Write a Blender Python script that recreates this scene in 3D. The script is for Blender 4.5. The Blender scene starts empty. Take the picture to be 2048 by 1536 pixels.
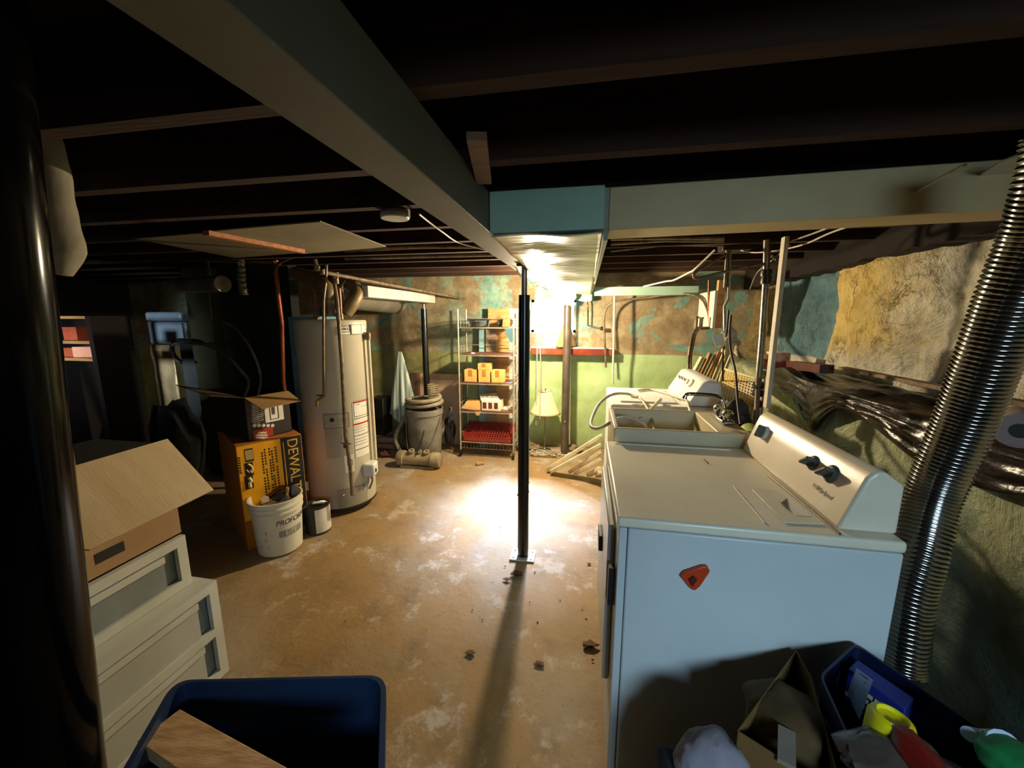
import bpy, bmesh, math, random
from mathutils import Vector, Matrix, noise
random.seed(7)
PI = math.pi
S = bpy.context.scene
COL = S.collection

# ---------------------------------------------------------------- camera
F = 780.0; PIT = math.radians(9.8); YAW = math.radians(10.6); HC = 1.46
cam = bpy.data.cameras.new('camera'); cam.sensor_fit = 'HORIZONTAL'; cam.sensor_width = 36
cam.lens = F / 2048 * 36; cam.clip_start = 0.02; cam.clip_end = 200
camo = bpy.data.objects.new('camera', cam); COL.objects.link(camo)
camo.location = (0, 0, HC); camo.rotation_euler = (PI / 2 - PIT, 0, YAW)
S.camera = camo
# ---------------------------------------------------------------- world, exposure
S.view_settings.view_transform = 'Standard'; S.view_settings.look = 'None'
S.view_settings.gamma = 1.0; S.view_settings.exposure = 0.0
try: S.view_settings.use_curve_mapping = False
except Exception: pass
W = bpy.data.worlds.new('daylight'); S.world = W; W.use_nodes = True
W.node_tree.nodes['Background'].inputs[0].default_value = (0.78, 0.9, 1.0, 1)
W.node_tree.nodes['Background'].inputs[1].default_value = 4.0

def area_light(name, loc, target, sx, sy, energy, color, spread=180):
    l = bpy.data.lights.new(name, 'AREA'); l.shape = 'RECTANGLE'; l.size = sx; l.size_y = sy
    l.energy = energy; l.color = color; l.spread = math.radians(spread)
    o = bpy.data.objects.new(name, l); COL.objects.link(o); o.location = loc
    o.rotation_euler = (Vector(target) - Vector(loc)).to_track_quat('-Z', 'Y').to_euler()
    return o
# daylight through the far window, and from an assumed window behind the camera
area_light('far_window_daylight', (-0.345, 4.56, 1.66), (-0.45, 3.0, 0.0), 0.42, 0.26, 84, (0.50, 0.66, 1.0), 39)
area_light('assumed_window_light', (0.80, -1.48, 1.62), (0.45, 1.0, 0.45), 0.7, 0.40, 7.0, (0.52, 0.78, 1.0), 75)  # assumed source: unseen window light added for the cool dryer side
area_light('furnace_fill_light', (-3.3, -1.48, 1.62), (-4.1, 3.0, 1.15), 0.4, 0.36, 3.4, (0.78, 0.90, 1.0), 22)  # added lamp to brighten the furnace, behind a made-up window

# ---------------------------------------------------------------- picture ray -> point in the room
def ray(px, py):
    x = (px - 1024) / F; y = (768 - py) / F
    f = math.cos(PIT) + y * math.sin(PIT); u = y * math.cos(PIT) - math.sin(PIT)
    c, s = math.cos(YAW), math.sin(YAW)
    return Vector((x * c - f * s, x * s + f * c, u))
O = Vector((0, 0, HC))
def PY(px, py, y): d = ray(px, py); return O + d * (y / d.y)
def PZ(px, py, z): d = ray(px, py); return O + d * ((z - HC) / d.z)
def PX(px, py, x): d = ray(px, py); return O + d * (x / d.x)
def PP(px, py, p, n): d = ray(px, py); n = Vector(n); return O + d * ((Vector(p) - O).dot(n) / d.dot(n))
def PCY(px, py, cx, cy, r):
    d = ray(px, py); a = d.x**2 + d.y**2; b = -2 * (d.x * cx + d.y * cy); c = cx * cx + cy * cy - r * r
    disc = max(b * b - 4 * a * c, 0); t = (-b - math.sqrt(disc)) / (2 * a)
    p = O + d * t; return math.atan2(p.y - cy, p.x - cx), p.z

# ---------------------------------------------------------------- materials
def lin(c): return tuple((v / 12.92 if v <= 0.04045 else ((v + 0.055) / 1.055) ** 2.4) for v in c[:3]) + (1,)
def hexc(h): return tuple(int(h[i:i + 2], 16) / 255 for i in (0, 2, 4))
class NT:
    def __init__(s, name):
        s.m = bpy.data.materials.new(name); s.m.use_nodes = True; s.t = s.m.node_tree
        s.b = s.t.nodes['Principled BSDF']; s.tc = s.t.nodes.new('ShaderNodeTexCoord')
        g = s.t.nodes.new('ShaderNodeNewGeometry'); s.pos = g.outputs['Position']; s.obj = s.tc.outputs['Object']
    def n(s, ty, **k):
        x = s.t.nodes.new(ty)
        for a, v in k.items(): setattr(x, a, v)
        return x
    def l(s, a, b): s.t.links.new(a, b)
    def noise(s, scale, detail=4, rough=.55, vec=None, dist=0):
        x = s.n('ShaderNodeTexNoise'); x.inputs['Scale'].default_value = scale; x.inputs['Detail'].default_value = detail
        x.inputs['Roughness'].default_value = rough; x.inputs['Distortion'].default_value = dist
        s.l(vec or s.pos, x.inputs['Vector']); return x.outputs['Fac']
    def ramp(s, fac, stops, interp='LINEAR'):
        r = s.n('ShaderNodeValToRGB'); e = r.color_ramp.elements; r.color_ramp.interpolation = interp
        while len(e) < len(stops): e.new(0.5)
        for i, (p, c) in enumerate(stops):
            e[i].position = p; e[i].color = lin(c) if len(c) == 3 else c
        s.l(fac, r.inputs[0]); return r.outputs[0]
    def step(s, fac, a, b):
        r = s.n('ShaderNodeMapRange'); r.inputs[1].default_value = a; r.inputs[2].default_value = b; s.l(fac, r.inputs[0]); return r.outputs[0]
    def math(s, op, a, b=None):
        x = s.n('ShaderNodeMath', operation=op)
        for i, v in enumerate((a, b)):
            if v is None: continue
            if isinstance(v, (int, float)): x.inputs[i].default_value = v
            else: s.l(v, x.inputs[i])
        return x.outputs[0]
    def mix(s, fac, a, b):
        x = s.n('ShaderNodeMix', data_type='RGBA')
        if isinstance(fac, (int, float)): x.inputs[0].default_value = fac
        else: s.l(fac, x.inputs[0])
        for i, v in ((6, a), (7, b)):
            if isinstance(v, tuple): x.inputs[i].default_value = lin(v)
            else: s.l(v, x.inputs[i])
        return x.outputs[2]
    def sep(s):
        x = s.n('ShaderNodeSeparateXYZ'); s.l(s.pos, x.inputs[0]); return x.outputs
    def base(s, c):
        if isinstance(c, tuple): s.b.inputs['Base Color'].default_value = lin(c)
        else: s.l(c, s.b.inputs['Base Color'])
    def bump(s, h, strength=.3, dist=.01):
        x = s.n('ShaderNodeBump'); x.inputs['Strength'].default_value = strength; x.inputs['Distance'].default_value = dist
        s.l(h, x.inputs['Height']); s.l(x.outputs[0], s.b.inputs['Normal'])
MATS = {}
def mat(name, c1, c2=None, scale=8, rough=.6, metal=0, bump=0, bscale=60, stretch=None, spec=.5, alpha=None, trans=0, emit=None, lo=.35, hi=.65, bdist=.004):
    if name in MATS: return MATS[name]
    m = NT(name); vec = m.obj
    if stretch:
        mp = m.n('ShaderNodeMapping'); mp.inputs['Scale'].default_value = stretch; m.l(m.obj, mp.inputs[0]); vec = mp.outputs[0]
    c1 = hexc(c1); c2 = hexc(c2) if c2 else tuple(v * .8 for v in c1)
    m.base(m.ramp(m.noise(scale, 5, .6, vec), [(lo, c1), (hi, c2)]))
    m.b.inputs['Roughness'].default_value = rough; m.b.inputs['Metallic'].default_value = metal
    m.b.inputs['Specular IOR Level'].default_value = spec
    if bump: m.bump(m.noise(bscale, 3, .6, vec), bump, bdist)
    if trans: m.b.inputs['Transmission Weight'].default_value = trans
    if alpha: m.b.inputs['Alpha'].default_value = alpha
    if emit: m.b.inputs['Emission Color'].default_value = lin(hexc(emit[0])); m.b.inputs['Emission Strength'].default_value = emit[1]
    MATS[name] = m.m; return m.m

def floor_mat():
    m = NT('concrete_floor')
    big = m.noise(1.3, 6, .6); mid = m.noise(6, 8, .65); fine = m.noise(38, 6, .7); sp = m.noise(90, 2, .5)
    c = m.ramp(big, [(.3, hexc('8e6f40')), (.5, hexc('9b7c4e')), (.7, hexc('947f60'))])
    c = m.mix(m.step(mid, .5, .72), c, hexc('7a6444'))
    c = m.mix(m.math('MULTIPLY', m.step(m.noise(3.2, 9, .75), .54, .62), .75), c, hexc('bdb3a4'))
    c = m.mix(m.math('MULTIPLY', m.step(m.noise(.9, 4, .6, dist=.8), .46, .6), .55), c, hexc('9c917f'))
    c = m.mix(m.math('MULTIPLY', m.step(fine, .58, .75), .5), c, hexc('6d5a40'))
    c = m.mix(m.math('MULTIPLY', m.step(sp, .72, .76), .7), c, hexc('33281c'))
    m.base(c)
    m.b.inputs['Roughness'].default_value = .72
    m.bump(m.math('ADD', m.math('MULTIPLY', mid, 1.0), m.math('MULTIPLY', fine, .5)), .55, .012); return m.m
def back_wall_mat():
    m = NT('painted_back_wall'); x, y, z = m.sep()
    n1 = m.noise(2.2, 6, .65, dist=.6); n2 = m.noise(6, 6, .7); n3 = m.noise(1.1, 3)
    br = m.ramp(n2, [(.3, hexc('6f6046')), (.5, hexc('8d7c5a')), (.68, hexc('aa9b7c'))])
    br = m.mix(m.step(n1, .56, .6), br, m.ramp(n2, [(.4, hexc('7fa08c')), (.6, hexc('5f8a84'))]))
    lf = m.step(m.math('ADD', x, m.math('MULTIPLY', n1, .6)), -1.6, -.7)      # teal paint is left mostly round the window
    teal = m.ramp(n2, [(.3, hexc('4f8a8c')), (.55, hexc('8db5a0')), (.7, hexc('7b6f60'))])
    wn = m.math('MULTIPLY', lf, m.math('SUBTRACT', 1.0, m.step(m.math('ADD', x, m.math('MULTIPLY', n1, .8)), .35, .55)))
    br = m.mix(m.math('MULTIPLY', wn, m.step(m.noise(3.2, 5, .7), .42, .52)), br, teal)
    br = m.mix(m.math('MULTIPLY', m.step(m.noise(7, 8, .75), .6, .66), .5), br, hexc('a5583a'))
    gr = m.ramp(m.noise(3, 6, .6), [(.3, hexc('8fa86a')), (.55, hexc('a9c489')), (.75, hexc('b9cf98'))])
    ol = m.ramp(n2, [(.35, hexc('7d7c4c')), (.65, hexc('9a955f'))])
    gr = m.mix(m.math('SUBTRACT', 1.0, m.step(m.math('ADD', x, m.math('MULTIPLY', n3, .8)), -1.3, -.6)), gr, ol)
    gr = m.mix(m.math('SUBTRACT', 1.0, m.step(m.math('ADD', z, m.math('MULTIPLY', n1, .3)), .12, .32)), gr, hexc('8a7a58'))
    edge = m.step(m.math('ADD', z, m.math('MULTIPLY', n2, .012)), 1.066, 1.07)
    m.base(m.mix(edge, gr, br)); m.b.inputs['Roughness'].default_value = .72
    m.bump(m.math('ADD', n1, n2), .6, .02); return m.m
def stone_mat(name, lower=False):
    m = NT(name); x, y, z = m.sep()
    n1 = m.noise(2.6, 8, .72, dist=1.2); n2 = m.noise(11, 8, .7); n3 = m.noise(4.2, 3, .5, dist=.5)
    wh = m.ramp(n2, [(.3, hexc('a89f80')), (.5, hexc('d8d2b8')), (.7, hexc('e8e4d4'))])
    cream = m.ramp(n2, [(.3, hexc('b89c50')), (.5, hexc('e6c874')), (.7, hexc('ecd892'))])
    if not lower:
        yz = m.math('MULTIPLY', m.step(m.math('ADD', y, m.math('MULTIPLY', n1, .7)), 2.55, 2.95), m.step(m.math('ADD', z, m.math('MULTIPLY', n1, .35)), 1.36, 1.5))
        c = m.mix(yz, wh, cream)
        bl = m.math('MULTIPLY', m.math('MULTIPLY', m.step(y, 3.02, 3.03), m.step(z, 1.165, 1.175)), m.math('SUBTRACT', 1.0, m.step(y, 3.74, 3.75)))
        c = m.mix(bl, c, m.ramp(n2, [(.3, hexc('4b747c')), (.65, hexc('7396a0'))]))
    else:
        c = m.ramp(n2, [(.3, hexc('8d946c')), (.55, hexc('b9bf95')), (.75, hexc('cfcdb0'))])
        c = m.mix(m.math('MULTIPLY', m.math('SUBTRACT', 1.0, m.step(m.math('ADD', z, m.math('MULTIPLY', n1, .5)), .8, 1.1)), .9), c, hexc('22403c'))  # dark teal towards the floor: shade put into the wall colour
    if not lower:
        c = m.mix(m.step(m.math('ADD', y, m.math('MULTIPLY', n1, .15)), 3.8, 3.86), c, m.ramp(n2, [(.3, hexc('75643c')), (.5, hexc('9a8550')), (.7, hexc('b8a57a'))]))
    crack = m.math('LESS_THAN', m.math('ABSOLUTE', m.math('SUBTRACT', n1, .5)), .009)
    crack = m.math('MULTIPLY', crack, m.step(n3, .5, .6))
    c = m.mix(m.math('MULTIPLY', crack, .8), c, hexc('5a4a26'))
    c = m.mix(m.math('MULTIPLY', m.step(n2, .66, .75), .6), c, hexc('6f6238'))
    m.base(c); m.b.inputs['Roughness'].default_value = .7
    m.bump(m.math('SUBTRACT', m.math('ADD', m.math('MULTIPLY', n1, 2.5), n2), m.math('MULTIPLY', crack, .6)), 1.0, .035); return m.m
def wood_mat(name, a, b, rough=.6, stretch=(1.2, 14, 14)):
    return mat(name, a, b, scale=2.2, rough=rough, stretch=stretch, bump=.25, bscale=8)
def stripes_mat(name, a, b, period, axis=0, width=.5, rough=.8):
    m = NT(name); sx = m.n('ShaderNodeSeparateXYZ'); m.l(m.obj, sx.inputs[0])
    v = m.math('FRACT', m.math('ADD', m.math('DIVIDE', sx.outputs[axis], period), 50))
    m.base(m.mix(m.math('GREATER_THAN', v, width), hexc(a), hexc(b))); m.b.inputs['Roughness'].default_value = rough
    MATS[name] = m.m; return m.m

# ---------------------------------------------------------------- mesh helpers
ORG = {}
class MB:
    def __init__(s): s.bm = bmesh.new()
    def box(s, a, b):
        x0, y0, z0 = a; x1, y1, z1 = b
        v = [s.bm.verts.new(p) for p in ((x0,y0,z0),(x1,y0,z0),(x1,y1,z0),(x0,y1,z0),(x0,y0,z1),(x1,y0,z1),(x1,y1,z1),(x0,y1,z1))]
        for f in ((0,3,2,1),(4,5,6,7),(0,1,5,4),(1,2,6,5),(2,3,7,6),(3,0,4,7)): s.bm.faces.new([v[i] for i in f])
        return s
    def obox(s, c, size, R=None):
        R = R or Matrix(); h = Vector(size) / 2
        v = [s.bm.verts.new(Vector(c) + (R @ Vector((i * h.x, j * h.y, k * h.z)))) for k in (-1, 1) for i, j in ((-1,-1),(1,-1),(1,1),(-1,1))]
        for f in ((0,3,2,1),(4,5,6,7),(0,1,5,4),(1,2,6,5),(2,3,7,6),(3,0,4,7)): s.bm.faces.new([v[i] for i in f])
        return s
    def bar(s, p, q, w, h, up=(0, 0, 1), roll=0):
        p = Vector(p); q = Vector(q); d = (q - p).normalized(); u = Vector(up)
        a = d.cross(u)
        if a.length < 1e-4: a = d.cross(Vector((0, 1, 0)))
        a.normalize(); b = a.cross(d)
        if roll: R = Matrix.Rotation(roll, 3, d); a = R @ a; b = R @ b
        M = Matrix((d, a, b)).transposed()
        return s.obox((p + q) / 2, ((q - p).length, w, h), M)
    def hexa(s, pts):   # 8 points, bottom ring then top ring
        v = [s.bm.verts.new(p) for p in pts]
        for f in ((0,3,2,1),(4,5,6,7),(0,1,5,4),(1,2,6,5),(2,3,7,6),(3,0,4,7)): s.bm.faces.new([v[i] for i in f])
        return s
    def slab(s, pts, n, t):   # flat polygon given thickness t along n
        n = Vector(n).normalized() * t
        a = [s.bm.verts.new(Vector(p)) for p in pts]; b = [s.bm.verts.new(Vector(p) + n) for p in pts]
        s.bm.faces.new(a[::-1]); s.bm.faces.new(b); k = len(pts)
        for i in range(k): s.bm.faces.new((a[i], a[(i + 1) % k], b[(i + 1) % k], b[i]))
        return s
    def ring(s, c, a, b, r, n): return [s.bm.verts.new(c + (a * math.cos(2 * PI * i / n) + b * math.sin(2 * PI * i / n)) * r) for i in range(n)]
    def tube(s, pts, r, n=10, smooth=0, cap=True, flat=1.0):
        pts = [Vector(p) for p in pts]; rs = list(r) if isinstance(r, (list, tuple)) else [r] * len(pts)
        if smooth and len(pts) > 2:
            q = []; qr = []
            for i in range(len(pts) - 1):
                p0 = pts[max(i - 1, 0)]; p1 = pts[i]; p2 = pts[i + 1]; p3 = pts[min(i + 2, len(pts) - 1)]
                for k in range(smooth):
                    t = k / smooth
                    q.append(.5 * ((2 * p1) + (p2 - p0) * t + (2 * p0 - 5 * p1 + 4 * p2 - p3) * t * t + (3 * p1 - p0 - 3 * p2 + p3) * t ** 3))
                    qr.append(rs[i] * (1 - t) + rs[i + 1] * t)
            q.append(pts[-1]); qr.append(rs[-1]); pts, rs = q, qr
        prev = None; a = None
        for i, p in enumerate(pts):
            d = (pts[min(i + 1, len(pts) - 1)] - pts[max(i - 1, 0)])
            if d.length < 1e-9: d = Vector((0, 0, 1))
            d.normalize()
            if a is None:
                a = d.cross(Vector((0, 0, 1)))
                if a.length < .1: a = d.cross(Vector((0, 1, 0)))
            a = (a - d * a.dot(d)).normalized(); b = d.cross(a)
            R = s.ring(p, a, b * flat, rs[i], n)
            if prev:
                for k in range(n): s.bm.faces.new((prev[k], prev[(k + 1) % n], R[(k + 1) % n], R[k]))
            elif cap: s.bm.faces.new(R[::-1])
            prev = R
        if cap: s.bm.faces.new(prev)
        return s
    def lathe(s, c, prof, n=32, axis=(0, 0, 1), a=None, cap=True, sx=1, sy=1):
        c = Vector(c); ax = Vector(axis).normalized(); a = Vector(a) if a else ax.orthogonal(); a = a.normalized(); b = ax.cross(a)
        prev = None
        for r, h in prof:
            R = s.ring(c + ax * h, a * sx, b * sy, max(r, 1e-4), n)
            if prev:
                for k in range(n): s.bm.faces.new((prev[k], prev[(k + 1) % n], R[(k + 1) % n], R[k]))
            elif cap and prof[0][0] > 1e-3: s.bm.faces.new(R[::-1])
            prev = R
        if cap and prof[-1][0] > 1e-3: s.bm.faces.new(prev)
        return s
    def prism(s, poly, y0, y1, fn):   # poly of (u, v); fn(u, v, w) -> point
        A = [s.bm.verts.new(fn(u, v, y0)) for u, v in poly]; B = [s.bm.verts.new(fn(u, v, y1)) for u, v in poly]
        s.bm.faces.new(A); s.bm.faces.new(B[::-1]); k = len(poly)
        for i in range(k): s.bm.faces.new((A[i], B[i], B[(i + 1) % k], A[(i + 1) % k]))
        return s
    def grid(s, nu, nv, fn, close=False):
        V = [[s.bm.verts.new(fn(i / nu, j / nv)) for j in range(nv + 1)] for i in range(nu + 1)]
        for i in range(nu):
            for j in range(nv): s.bm.faces.new((V[i][j], V[i + 1][j], V[i + 1][j + 1], V[i][j + 1]))
        return s
    def cylpatch(s, cx, cy, r, t0, t1, z0, z1, n=10, th=.002):
        def f(u, v): t = t0 + (t1 - t0) * u; return Vector((cx + r * math.cos(t), cy + r * math.sin(t), z0 + (z1 - z0) * v))
        s.grid(n, 1, f); s.grid(n, 1, lambda u, v: f(u, v) + (f(u, v) - Vector((cx, cy, f(u, v).z))).normalized() * th)
        return s
    def blob(s, c, sx, sy, sz, amp=.2, seed=0, sub=2, flatb=True):
        r = bmesh.ops.create_icosphere(s.bm, subdivisions=sub, radius=1)
        for v in r['verts']:
            k = 1 + amp * (noise.noise(v.co * 1.7 + Vector((seed * 3.1, seed, 0))) * 1.6 + .5 * noise.noise(v.co * 5 + Vector((seed, 2, 0))))
            p = v.co * k; v.co = Vector(c) + Vector((p.x * sx, p.y * sy, (max(p.z, -.6) if flatb else p.z) * sz))
        return s
    def build(s, name, m, parent=None, bevel=0, smooth=35, seg=2, solid=0, subs=0, recalc=True):
        if recalc: bmesh.ops.recalc_face_normals(s.bm, faces=s.bm.faces)
        if parent is not None: org = ORG[parent.name]
        else:
            vs = [v.co for v in s.bm.verts]
            org = Vector(((min(v.x for v in vs) + max(v.x for v in vs)) / 2, (min(v.y for v in vs) + max(v.y for v in vs)) / 2, min(v.z for v in vs)))
        for v in s.bm.verts: v.co = v.co - org
        me = bpy.data.meshes.new(name); s.bm.to_mesh(me); s.bm.free()
        me.materials.append(m)
        if smooth:
            for p in me.polygons: p.use_smooth = True
            me.set_sharp_from_angle(angle=math.radians(smooth))
        o = bpy.data.objects.new(name, me); COL.objects.link(o)
        if parent is not None: o.parent = parent
        else: o.location = org
        ORG[o.name] = org
        if solid: k = o.modifiers.new('solid', 'SOLIDIFY'); k.thickness = solid
        if subs: k = o.modifiers.new('sub', 'SUBSURF'); k.levels = k.render_levels = subs
        if bevel: k = o.modifiers.new('bevel', 'BEVEL'); k.width = bevel; k.segments = seg; k.limit_method = 'ANGLE'
        return o
def tag(o, label, cat, group=None, kind=None):
    o['label'] = label; o['category'] = cat
    if group: o['group'] = group
    if kind: o['kind'] = kind
    return o
def thing(name, label, cat, loc, group=None):
    o = bpy.data.objects.new(name, None); COL.objects.link(o); o.location = loc; o.empty_display_size = .05
    ORG[o.name] = Vector(loc); return tag(o, label, cat, group)
def struct(o): o['kind'] = 'structure'; return o
def copy_thing(o, loc, label, rotz=None, scale=None):
    c = o.copy(); COL.objects.link(c); c.location = loc; c['label'] = label; ORG[c.name] = Vector(loc)
    if rotz is not None: c.rotation_euler.z = rotz
    if scale: c.scale = scale
    for ch in list(o.children):
        d = ch.copy(); COL.objects.link(d); d.parent = c
        for g in list(ch.children):
            e = g.copy(); COL.objects.link(e); e.parent = d
    return c
def text(name, body, m, size, parent, M, extrude=.0006, sx=1.0, shear=0):
    c = bpy.data.curves.new(name, 'FONT'); c.body = body; c.size = size; c.extrude = extrude; c.shear = shear
    c.align_x = 'CENTER'; c.align_y = 'CENTER'; c.materials.append(m)
    o = bpy.data.objects.new(name, c); COL.objects.link(o)
    bpy.context.view_layer.update(); me = bpy.data.meshes.new_from_object(o); bpy.data.objects.remove(o)
    M = M.copy(); M.translation = M.translation - ORG[parent.name]
    me.transform(M @ Matrix.Diagonal((sx, 1, 1, 1))); me.name = name
    if not me.materials: me.materials.append(m)
    o = bpy.data.objects.new(name, me); COL.objects.link(o)
    o.parent = parent; ORG[o.name] = ORG[parent.name]; return o
def text_cyl(name, body, m, size, parent, cx, cy, r, th, z, sx=1.0, shear=0):
    o = text(name, body, m, size, parent, Matrix.Translation(ORG[parent.name]), .0004, sx, shear)
    og = ORG[parent.name]
    for v in o.data.vertices:
        x, y, d = v.co; a = th + x / r; rr = r + d
        v.co = Vector((cx + rr * math.cos(a), cy + rr * math.sin(a), z + y)) - og
    return o
def frame(origin, xdir, normal):
    x = Vector(xdir).normalized(); z = Vector(normal).normalized(); y = z.cross(x).normalized(); x = y.cross(z)
    M = Matrix((x, y, z)).transposed().to_4x4(); M.translation = Vector(origin); return M

# ---------------------------------------------------------------- common materials
white_enamel = mat('white_enamel', 'dfe0dc', 'd2d2cc', 3, rough=.32, bump=.03, bscale=200)
cream_plastic = mat('cream_plastic', 'e2d6bc', 'cdbf9f', 6, rough=.42)
black_gloss = mat('black_gloss_paint', '0d0d0e', '17140f', 10, rough=.22)
dark_metal = mat('dark_metal', '2a2826', '4a3c2c', 14, rough=.4, metal=.6)
steel = mat('galvanised_steel', 'a7a294', '7d766a', 20, rough=.35, metal=.9)
chrome = mat('chrome', 'd0d0d0', 'b8b8b8', 20, rough=.12, metal=1)
copper_pipe = mat('old_copper', '6a3f2c', '8a5a40', 20, rough=.45, metal=.7)
iron_pipe = mat('dull_pipe', '8a7a62', '5c4f3e', 24, rough=.5, metal=.5)
knob_mat = mat('grey_green_knob', '4a524c', '3c443f', 10, rough=.5)
joist_wood = wood_mat('old_joist_wood', '40250f', '26150a', .9)
raw_wood = wood_mat('raw_pine', 'c79a60', 'a3753f', .6)
white_paint = mat('white_paint', 'd8d6c8', 'c4c0ae', 5, rough=.5, bump=.1)
green_paint = mat('pale_green_paint', 'a4c4ae', '93b39e', 3, rough=.55, bump=.15, bscale=30)
beam_paint = mat('grey_green_beam_paint', '65685a', '585a4a', 3, rough=.55, bump=.15, bscale=30)
cardboard = mat('cardboard', 'b3926a', 'a5845c', 4, rough=.8, bump=.1, bscale=40)
black_plastic = mat('black_plastic', '141414', '1c1a18', 10, rough=.45)
rope_wire = mat('white_cable', 'cfc9b8', 'a89f88', 20, rough=.5)
dark_cable = mat('black_cable', '15130f', '241f1a', 20, rough=.5)
paper = mat('label_paper', 'e4e0d2', 'd6d0bc', 12, rough=.6)
red_print = mat('red_print', 'b5301c', '9c2a18', 12, rough=.6)
black_print = mat('black_print', '1a1816', '25221f', 12, rough=.6)
plastic_clear = mat('clear_plastic', 'b9c4c4', 'a3b0b0', 5, rough=.3, alpha=.45)
white_plastic = mat('white_plastic', 'd9dbd2', 'cbcfc6', 5, rough=.4)

exec_parts = []
# ================================================================ SETTING
CE = 2.06
m = MB(); m.grid(120, 110, lambda u, v: Vector((-6.2 + 8.7 * u, -1.8 + 6.5 * v, .006 * noise.noise(Vector((u * 30, v * 25, 0))) - .004)))
fl = struct(m.build('floor', floor_mat()))
struct(MB().box((-6, -1.8, CE), (2.4, 4.8, CE + .06)).build('ceiling', wood_mat('dark_subfloor', '2e2219', '1c1510', .9)))
# back wall with window opening
WX0, WX1, WZ0, WZ1 = -.60, -.105, 1.285, 1.645
def rough_wall(u0, u1, v0, v1, pos, amp, nu, nv, fr=2.2, hole=None):
    m = MB(); bm = m.bm; V = {}
    for i in range(nu + 1):
        for j in range(nv + 1):
            u = u0 + (u1 - u0) * i / nu; v = v0 + (v1 - v0) * j / nv
            d = amp * (noise.fractal(Vector((u * fr, v * fr, 3.3)), .8, 2.2, 5))
            V[i, j] = bm.verts.new(pos(u, v, d))
    for i in range(nu):
        for j in range(nv): bm.faces.new((V[i, j], V[i + 1, j], V[i + 1, j + 1], V[i, j + 1]))
    return m
bw = back_wall_mat()
m = MB()
for (a, b, c, d) in ((-6, WX0, 0, 2.1), (WX1, 2.4, 0, 2.1), (WX0, WX1, 0, WZ0), (WX0, WX1, WZ1, 2.1)):
    nu = max(4, int((b - a) / .07)); nv = max(3, int((d - c) / .07))
    def f(u, v, a=a, b=b, c=c, d=d):
        x = a + (b - a) * u; z = c + (d - c) * v
        return Vector((x, 4.3 - .018 * noise.fractal(Vector((x * 2, z * 2, 1)), .8, 2, 4), z))
    m.grid(nu, nv, f)
m.box((WX0 - .02, 4.3, WZ0 - .02), (WX1 + .02, 4.46, WZ0)).box((WX0 - .02, 4.3, WZ1), (WX1 + .02, 4.46, WZ1 + .02))
m.box((WX0 - .02, 4.3, WZ0), (WX0, 4.46, WZ1)).box((WX1, 4.3, WZ0), (WX1 + .02, 4.46, WZ1))
m.box((-6, 4.34, 0), (WX0 - .02, 4.46, 2.1)).box((WX1 + .02, 4.34, 0), (2.4, 4.46, 2.1)).box((WX0 - .02, 4.34, 0), (WX1 + .02, 4.46, WZ0 - .02)).box((WX0 - .02, 4.34, WZ1 + .02), (WX1 + .02, 4.46, 2.1))
struct(m.build('wall_back', bw, smooth=50))
win = struct(MB().box((WX0, 4.40, WZ0), (WX0 + .03, 4.44, WZ1)).box((WX1 - .03, 4.40, WZ0), (WX1, 4.44, WZ1)).box((WX0, 4.40, WZ0), (WX1, 4.44, WZ0 + .03)).box((WX0, 4.40, WZ1 - .03), (WX1, 4.44, WZ1)).box((-.24, 4.40, WZ0), (-.225, 4.44, WZ1)).build('window_1', white_paint))
g = NT('window_glass'); g.b.inputs['Roughness'].default_value = .05; g.base((.9, .95, 1.0))
_t = g.n('ShaderNodeBsdfTransparent'); _m = g.n('ShaderNodeMixShader'); _m.inputs[0].default_value = .06
g.l(_t.outputs[0], _m.inputs[1]); g.l(g.b.outputs[0], _m.inputs[2]); g.l(_m.outputs[0], g.t.nodes['Material Output'].inputs[0])
MB().box((WX0 + .03, 4.415, WZ0 + .03), (WX1 - .03, 4.419, WZ1 - .03)).build('pane', g.m, win)
# near wall behind the camera with an assumed window opening and an added one
m = MB()
for a, b in (((-6, -1.62, 0), (-3.6, -1.5, 2.1)), ((-3.6, -1.62, 0), (-3.0, -1.5, 1.4)), ((-3.6, -1.62, 1.84), (-3.0, -1.5, 2.1)), ((-3.0, -1.62, 0), (.35, -1.5, 2.1)), ((1.15, -1.62, 0), (2.4, -1.5, 2.1)), ((.35, -1.62, 0), (1.15, -1.5, 1.4)), ((.35, -1.62, 1.84), (1.15, -1.5, 2.1))): m.box(a, b)
dark_wall = mat('dark_wall', '30352e', '232822', 2, rough=.85, bump=.3, bscale=10)
struct(m.build('wall_front', dark_wall))
struct(MB().box((.35, -1.6, 1.4), (.38, -1.56, 1.84)).box((1.12, -1.6, 1.4), (1.15, -1.56, 1.84)).box((.35, -1.6, 1.4), (1.15, -1.56, 1.43)).box((.35, -1.6, 1.81), (1.15, -1.56, 1.84)).build('assumed_window_frame', white_paint))  # frame of the assumed window, added with the light behind the camera
struct(MB().box((-3.6, -1.6, 1.4), (-3.57, -1.56, 1.84)).box((-3.03, -1.6, 1.4), (-3.0, -1.56, 1.84)).box((-3.6, -1.6, 1.4), (-3.0, -1.56, 1.43)).box((-3.6, -1.6, 1.81), (-3.0, -1.56, 1.84)).build('added_window_frame', white_paint))  # made-up window frame, added for the lamp that brightens the furnace
struct(MB().box((-6.1, -1.6, -.05), (-6, 4.6, 2.1)).build('wall_left', dark_wall))
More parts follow.
